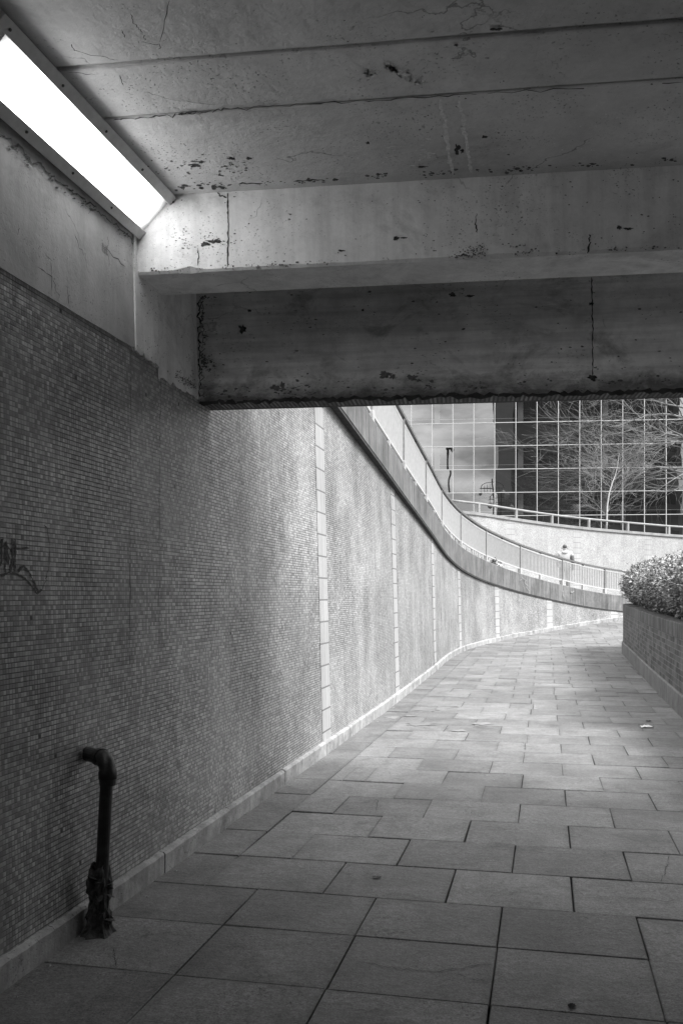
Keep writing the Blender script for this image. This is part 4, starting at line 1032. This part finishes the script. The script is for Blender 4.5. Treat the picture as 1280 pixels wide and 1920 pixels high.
jk = skin('hooded_top', [bv[0] + V((0, 0, -.06)), bv[1], bv[2], bv[3] + V((0, -.01, -.03)), bv[6], bv[7] + V((0, 0, .12)), bv[10], bv[11] + V((0, 0, .16))], [(0, 1), (1, 2), (2, 3), (2, 4), (4, 5), (2, 6), (6, 7)], [(.185, .145), (.175, .135), (.18, .13), .08, .085, .068, .085, .066], M['jacket'], pe)
hood = MB(); rw = []
for j in range(7):
    r_ = []
    for k in range(17):
        a_ = math.pi * (1 + k / 16); rad = .10 + .045 * math.sin(math.pi * j / 6); r_.append(V((math.cos(a_) * rad, math.sin(a_) * rad * .9 + .02, 1.40 + .13 * j / 6 + .02 * math.sin(a_))))
    rw.append(r_)
hood.grid(rw)
ho = hood.build('hood', M['jacket'], None, smooth=True); ho.parent = pe
sl = skin('sleeve', [bv[10] + V((.015, 0, -.04)), bv[11] + V((0, 0, .02)), bv[12], bv[13] + V((0, 0, .03))], [(0, 1), (1, 2), (2, 3)], [.088, .066, .052, .045], M['sleeve'], pe)
sl2 = skin('sleeve', [bv[7] + V((0, 0, .14)), bv[7], bv[8], bv[9]], [(0, 1), (1, 2), (2, 3)], [.07, .06, .05, .042], M['jacket'], pe)
tr_ = skin('trousers', [bv[0] + V((0, 0, .02)), bv[14], bv[15], bv[16] + V((0, 0, .02)), bv[18], bv[19], bv[20] + V((0, 0, .02))], [(0, 1), (1, 2), (2, 3), (0, 4), (4, 5), (5, 6)], [(.155, .12), .105, .078, .062, .105, .078, .062], M['trousers'], pe)
sh = skin('shoe', [bv[16] + V((0, -.03, -.04)), bv[17]], [(0, 1)], [.05, .042], M['sleeve'], pe)
hr = skin('hair', [V((0, .0, 1.585)), V((0, .01, 1.66)), V((0, .035, 1.725))], [(0, 1), (1, 2)], [(.074, .07), (.092, .10), (.05, .06)], M['hair'], pe)
nose = MB(); nose.tube([V((0, .11, 1.61)), V((0, .135, 1.60))], [.012, .014], 6); no = nose.build('nose', M['skin'], None); no.parent = pe
for sg in (-1, 1):
    e_ = MB(); e_.tube([V((sg * .088, .03, 1.575)), V((sg * .10, .025, 1.605)), V((sg * .09, .03, 1.635))], [.01, .016, .01], 6); eo = e_.build('ear', M['skin'], None, smooth=True); eo.parent = pe

# ------------------------------------------------------------------ weeds and litter
wd = MB()
for k in range(170):
    s_ = W.find(random.uniform(832, 935), RO - .2); b0 = W.off(s_, RO - random.uniform(.10, .5), rz(s_)); h = random.uniform(.25, .8) * (1.0 if random.random() < .6 else .6)
    tp_ = b0 + V((random.gauss(0, .06), random.gauss(0, .06), h + .1)); wd.tube([b0, b0.lerp(tp_, .5) + V((random.gauss(0, .02), 0, 0)), tp_], [.006, .006, .002], 3, cap=False, tone=random.random())
tag(wd.build('weeds', M['weed']), 'tall dry weeds growing behind the railing bars', 'weeds', kind='stuff')
bw_ = MB(); s_ = W.find(922, RO - .1)
for k in range(90):
    b0 = W.off(s_ + random.gauss(0, .35), RO - .08 + random.gauss(0, .05), ztop(s_) - .02 + abs(random.gauss(0, .09))); d = V((random.gauss(0, 1), random.gauss(0, 1), random.random())).normalized(); x = d.orthogonal().normalized()
    bw_.add([b0, b0 + d * .05 + x * .025, b0 + d * .11, b0 + d * .05 - x * .025], [(0, 1, 2, 3)], None, random.random())
tag(bw_.build('leafy_weed', M['weed']), 'small dark leafy weed clump at the foot of the railing', 'plant')
def crumple(name, u, v, sx, sy, h, mat, label, cat, P=None, yaw=0.0, cx=None):
    c = cx if cx is not None else on_plane(u, v, (0, 0, 0.0), (0, 0, 1)); n = 8; b_ = MB(); rw = []; ph = random.random() * 99
    for j in range(n):
        r_ = []
        for i in range(n):
            x = (i / (n - 1) - .5) * sx * (1 - .3 * abs(j / (n - 1) - .5)); y = (j / (n - 1) - .5) * sy * (1 - .8 * (i / (n - 1) - .5) ** 2)
            r_.append(c + V((x * math.cos(yaw) - y * math.sin(yaw), x * math.sin(yaw) + y * math.cos(yaw), .004 + h * (.5 + noise.noise(V((x / sx * 4 + ph, y / sy * 4, 0)))))))
        rw.append(r_)
    b_.grid(rw); o = b_.build(name, mat); tag(o, label, cat); return o
crumple('paper_scrap', 1211, 1364, .16, .10, .02, M['paper'], 'white paper scrap on the path near the brick planter', 'litter')
crumple('dead_leaf', 1071, 1889, .034, .026, .009, M['dead_leaf'], 'dark curled dead leaf on a foreground slab', 'leaf', yaw=.6)
crumple('dry_leaf', 706, 1647, .045, .030, .010, M['chip'], 'grey dry leaf lying on a slab in the middle of the path', 'leaf')
crumple('dark_litter', 1215, 1353, .06, .05, .012, M['dead_leaf'], 'dark scrap beside the white paper scrap', 'litter')
sL = W.find(936, RO); crumple('plastic_bag', 0, 0, .24, .2, .13, M['paper'], 'white plastic bag caught under the railing beside the weeds', 'litter', cx=W.off(sL, RO - .05, ztop(sL) - .02))
for k in range(60):
    if k == 0: gr = MB()
    s_ = random.uniform(14, 40); p = W.off(s_, random.choice((random.uniform(.05, .12), random.uniform(.3, 3.3))), 0); c = V((p.x, p.y, gz(p.y) + .004)); r_ = random.uniform(.006, .016)
    gr.add([c + V((r_ * math.cos(a_ * 1.26) * random.uniform(.6, 1.2), r_ * math.sin(a_ * 1.26), 0)) for a_ in range(5)] + [c + V((0, 0, .006))], [(i, (i + 1) % 5, 5) for i in range(5)], None, random.random())
tag(gr.build('grit', M['chalk']), 'scattered pale grit and bits on the paving', 'grit', kind='stuff')
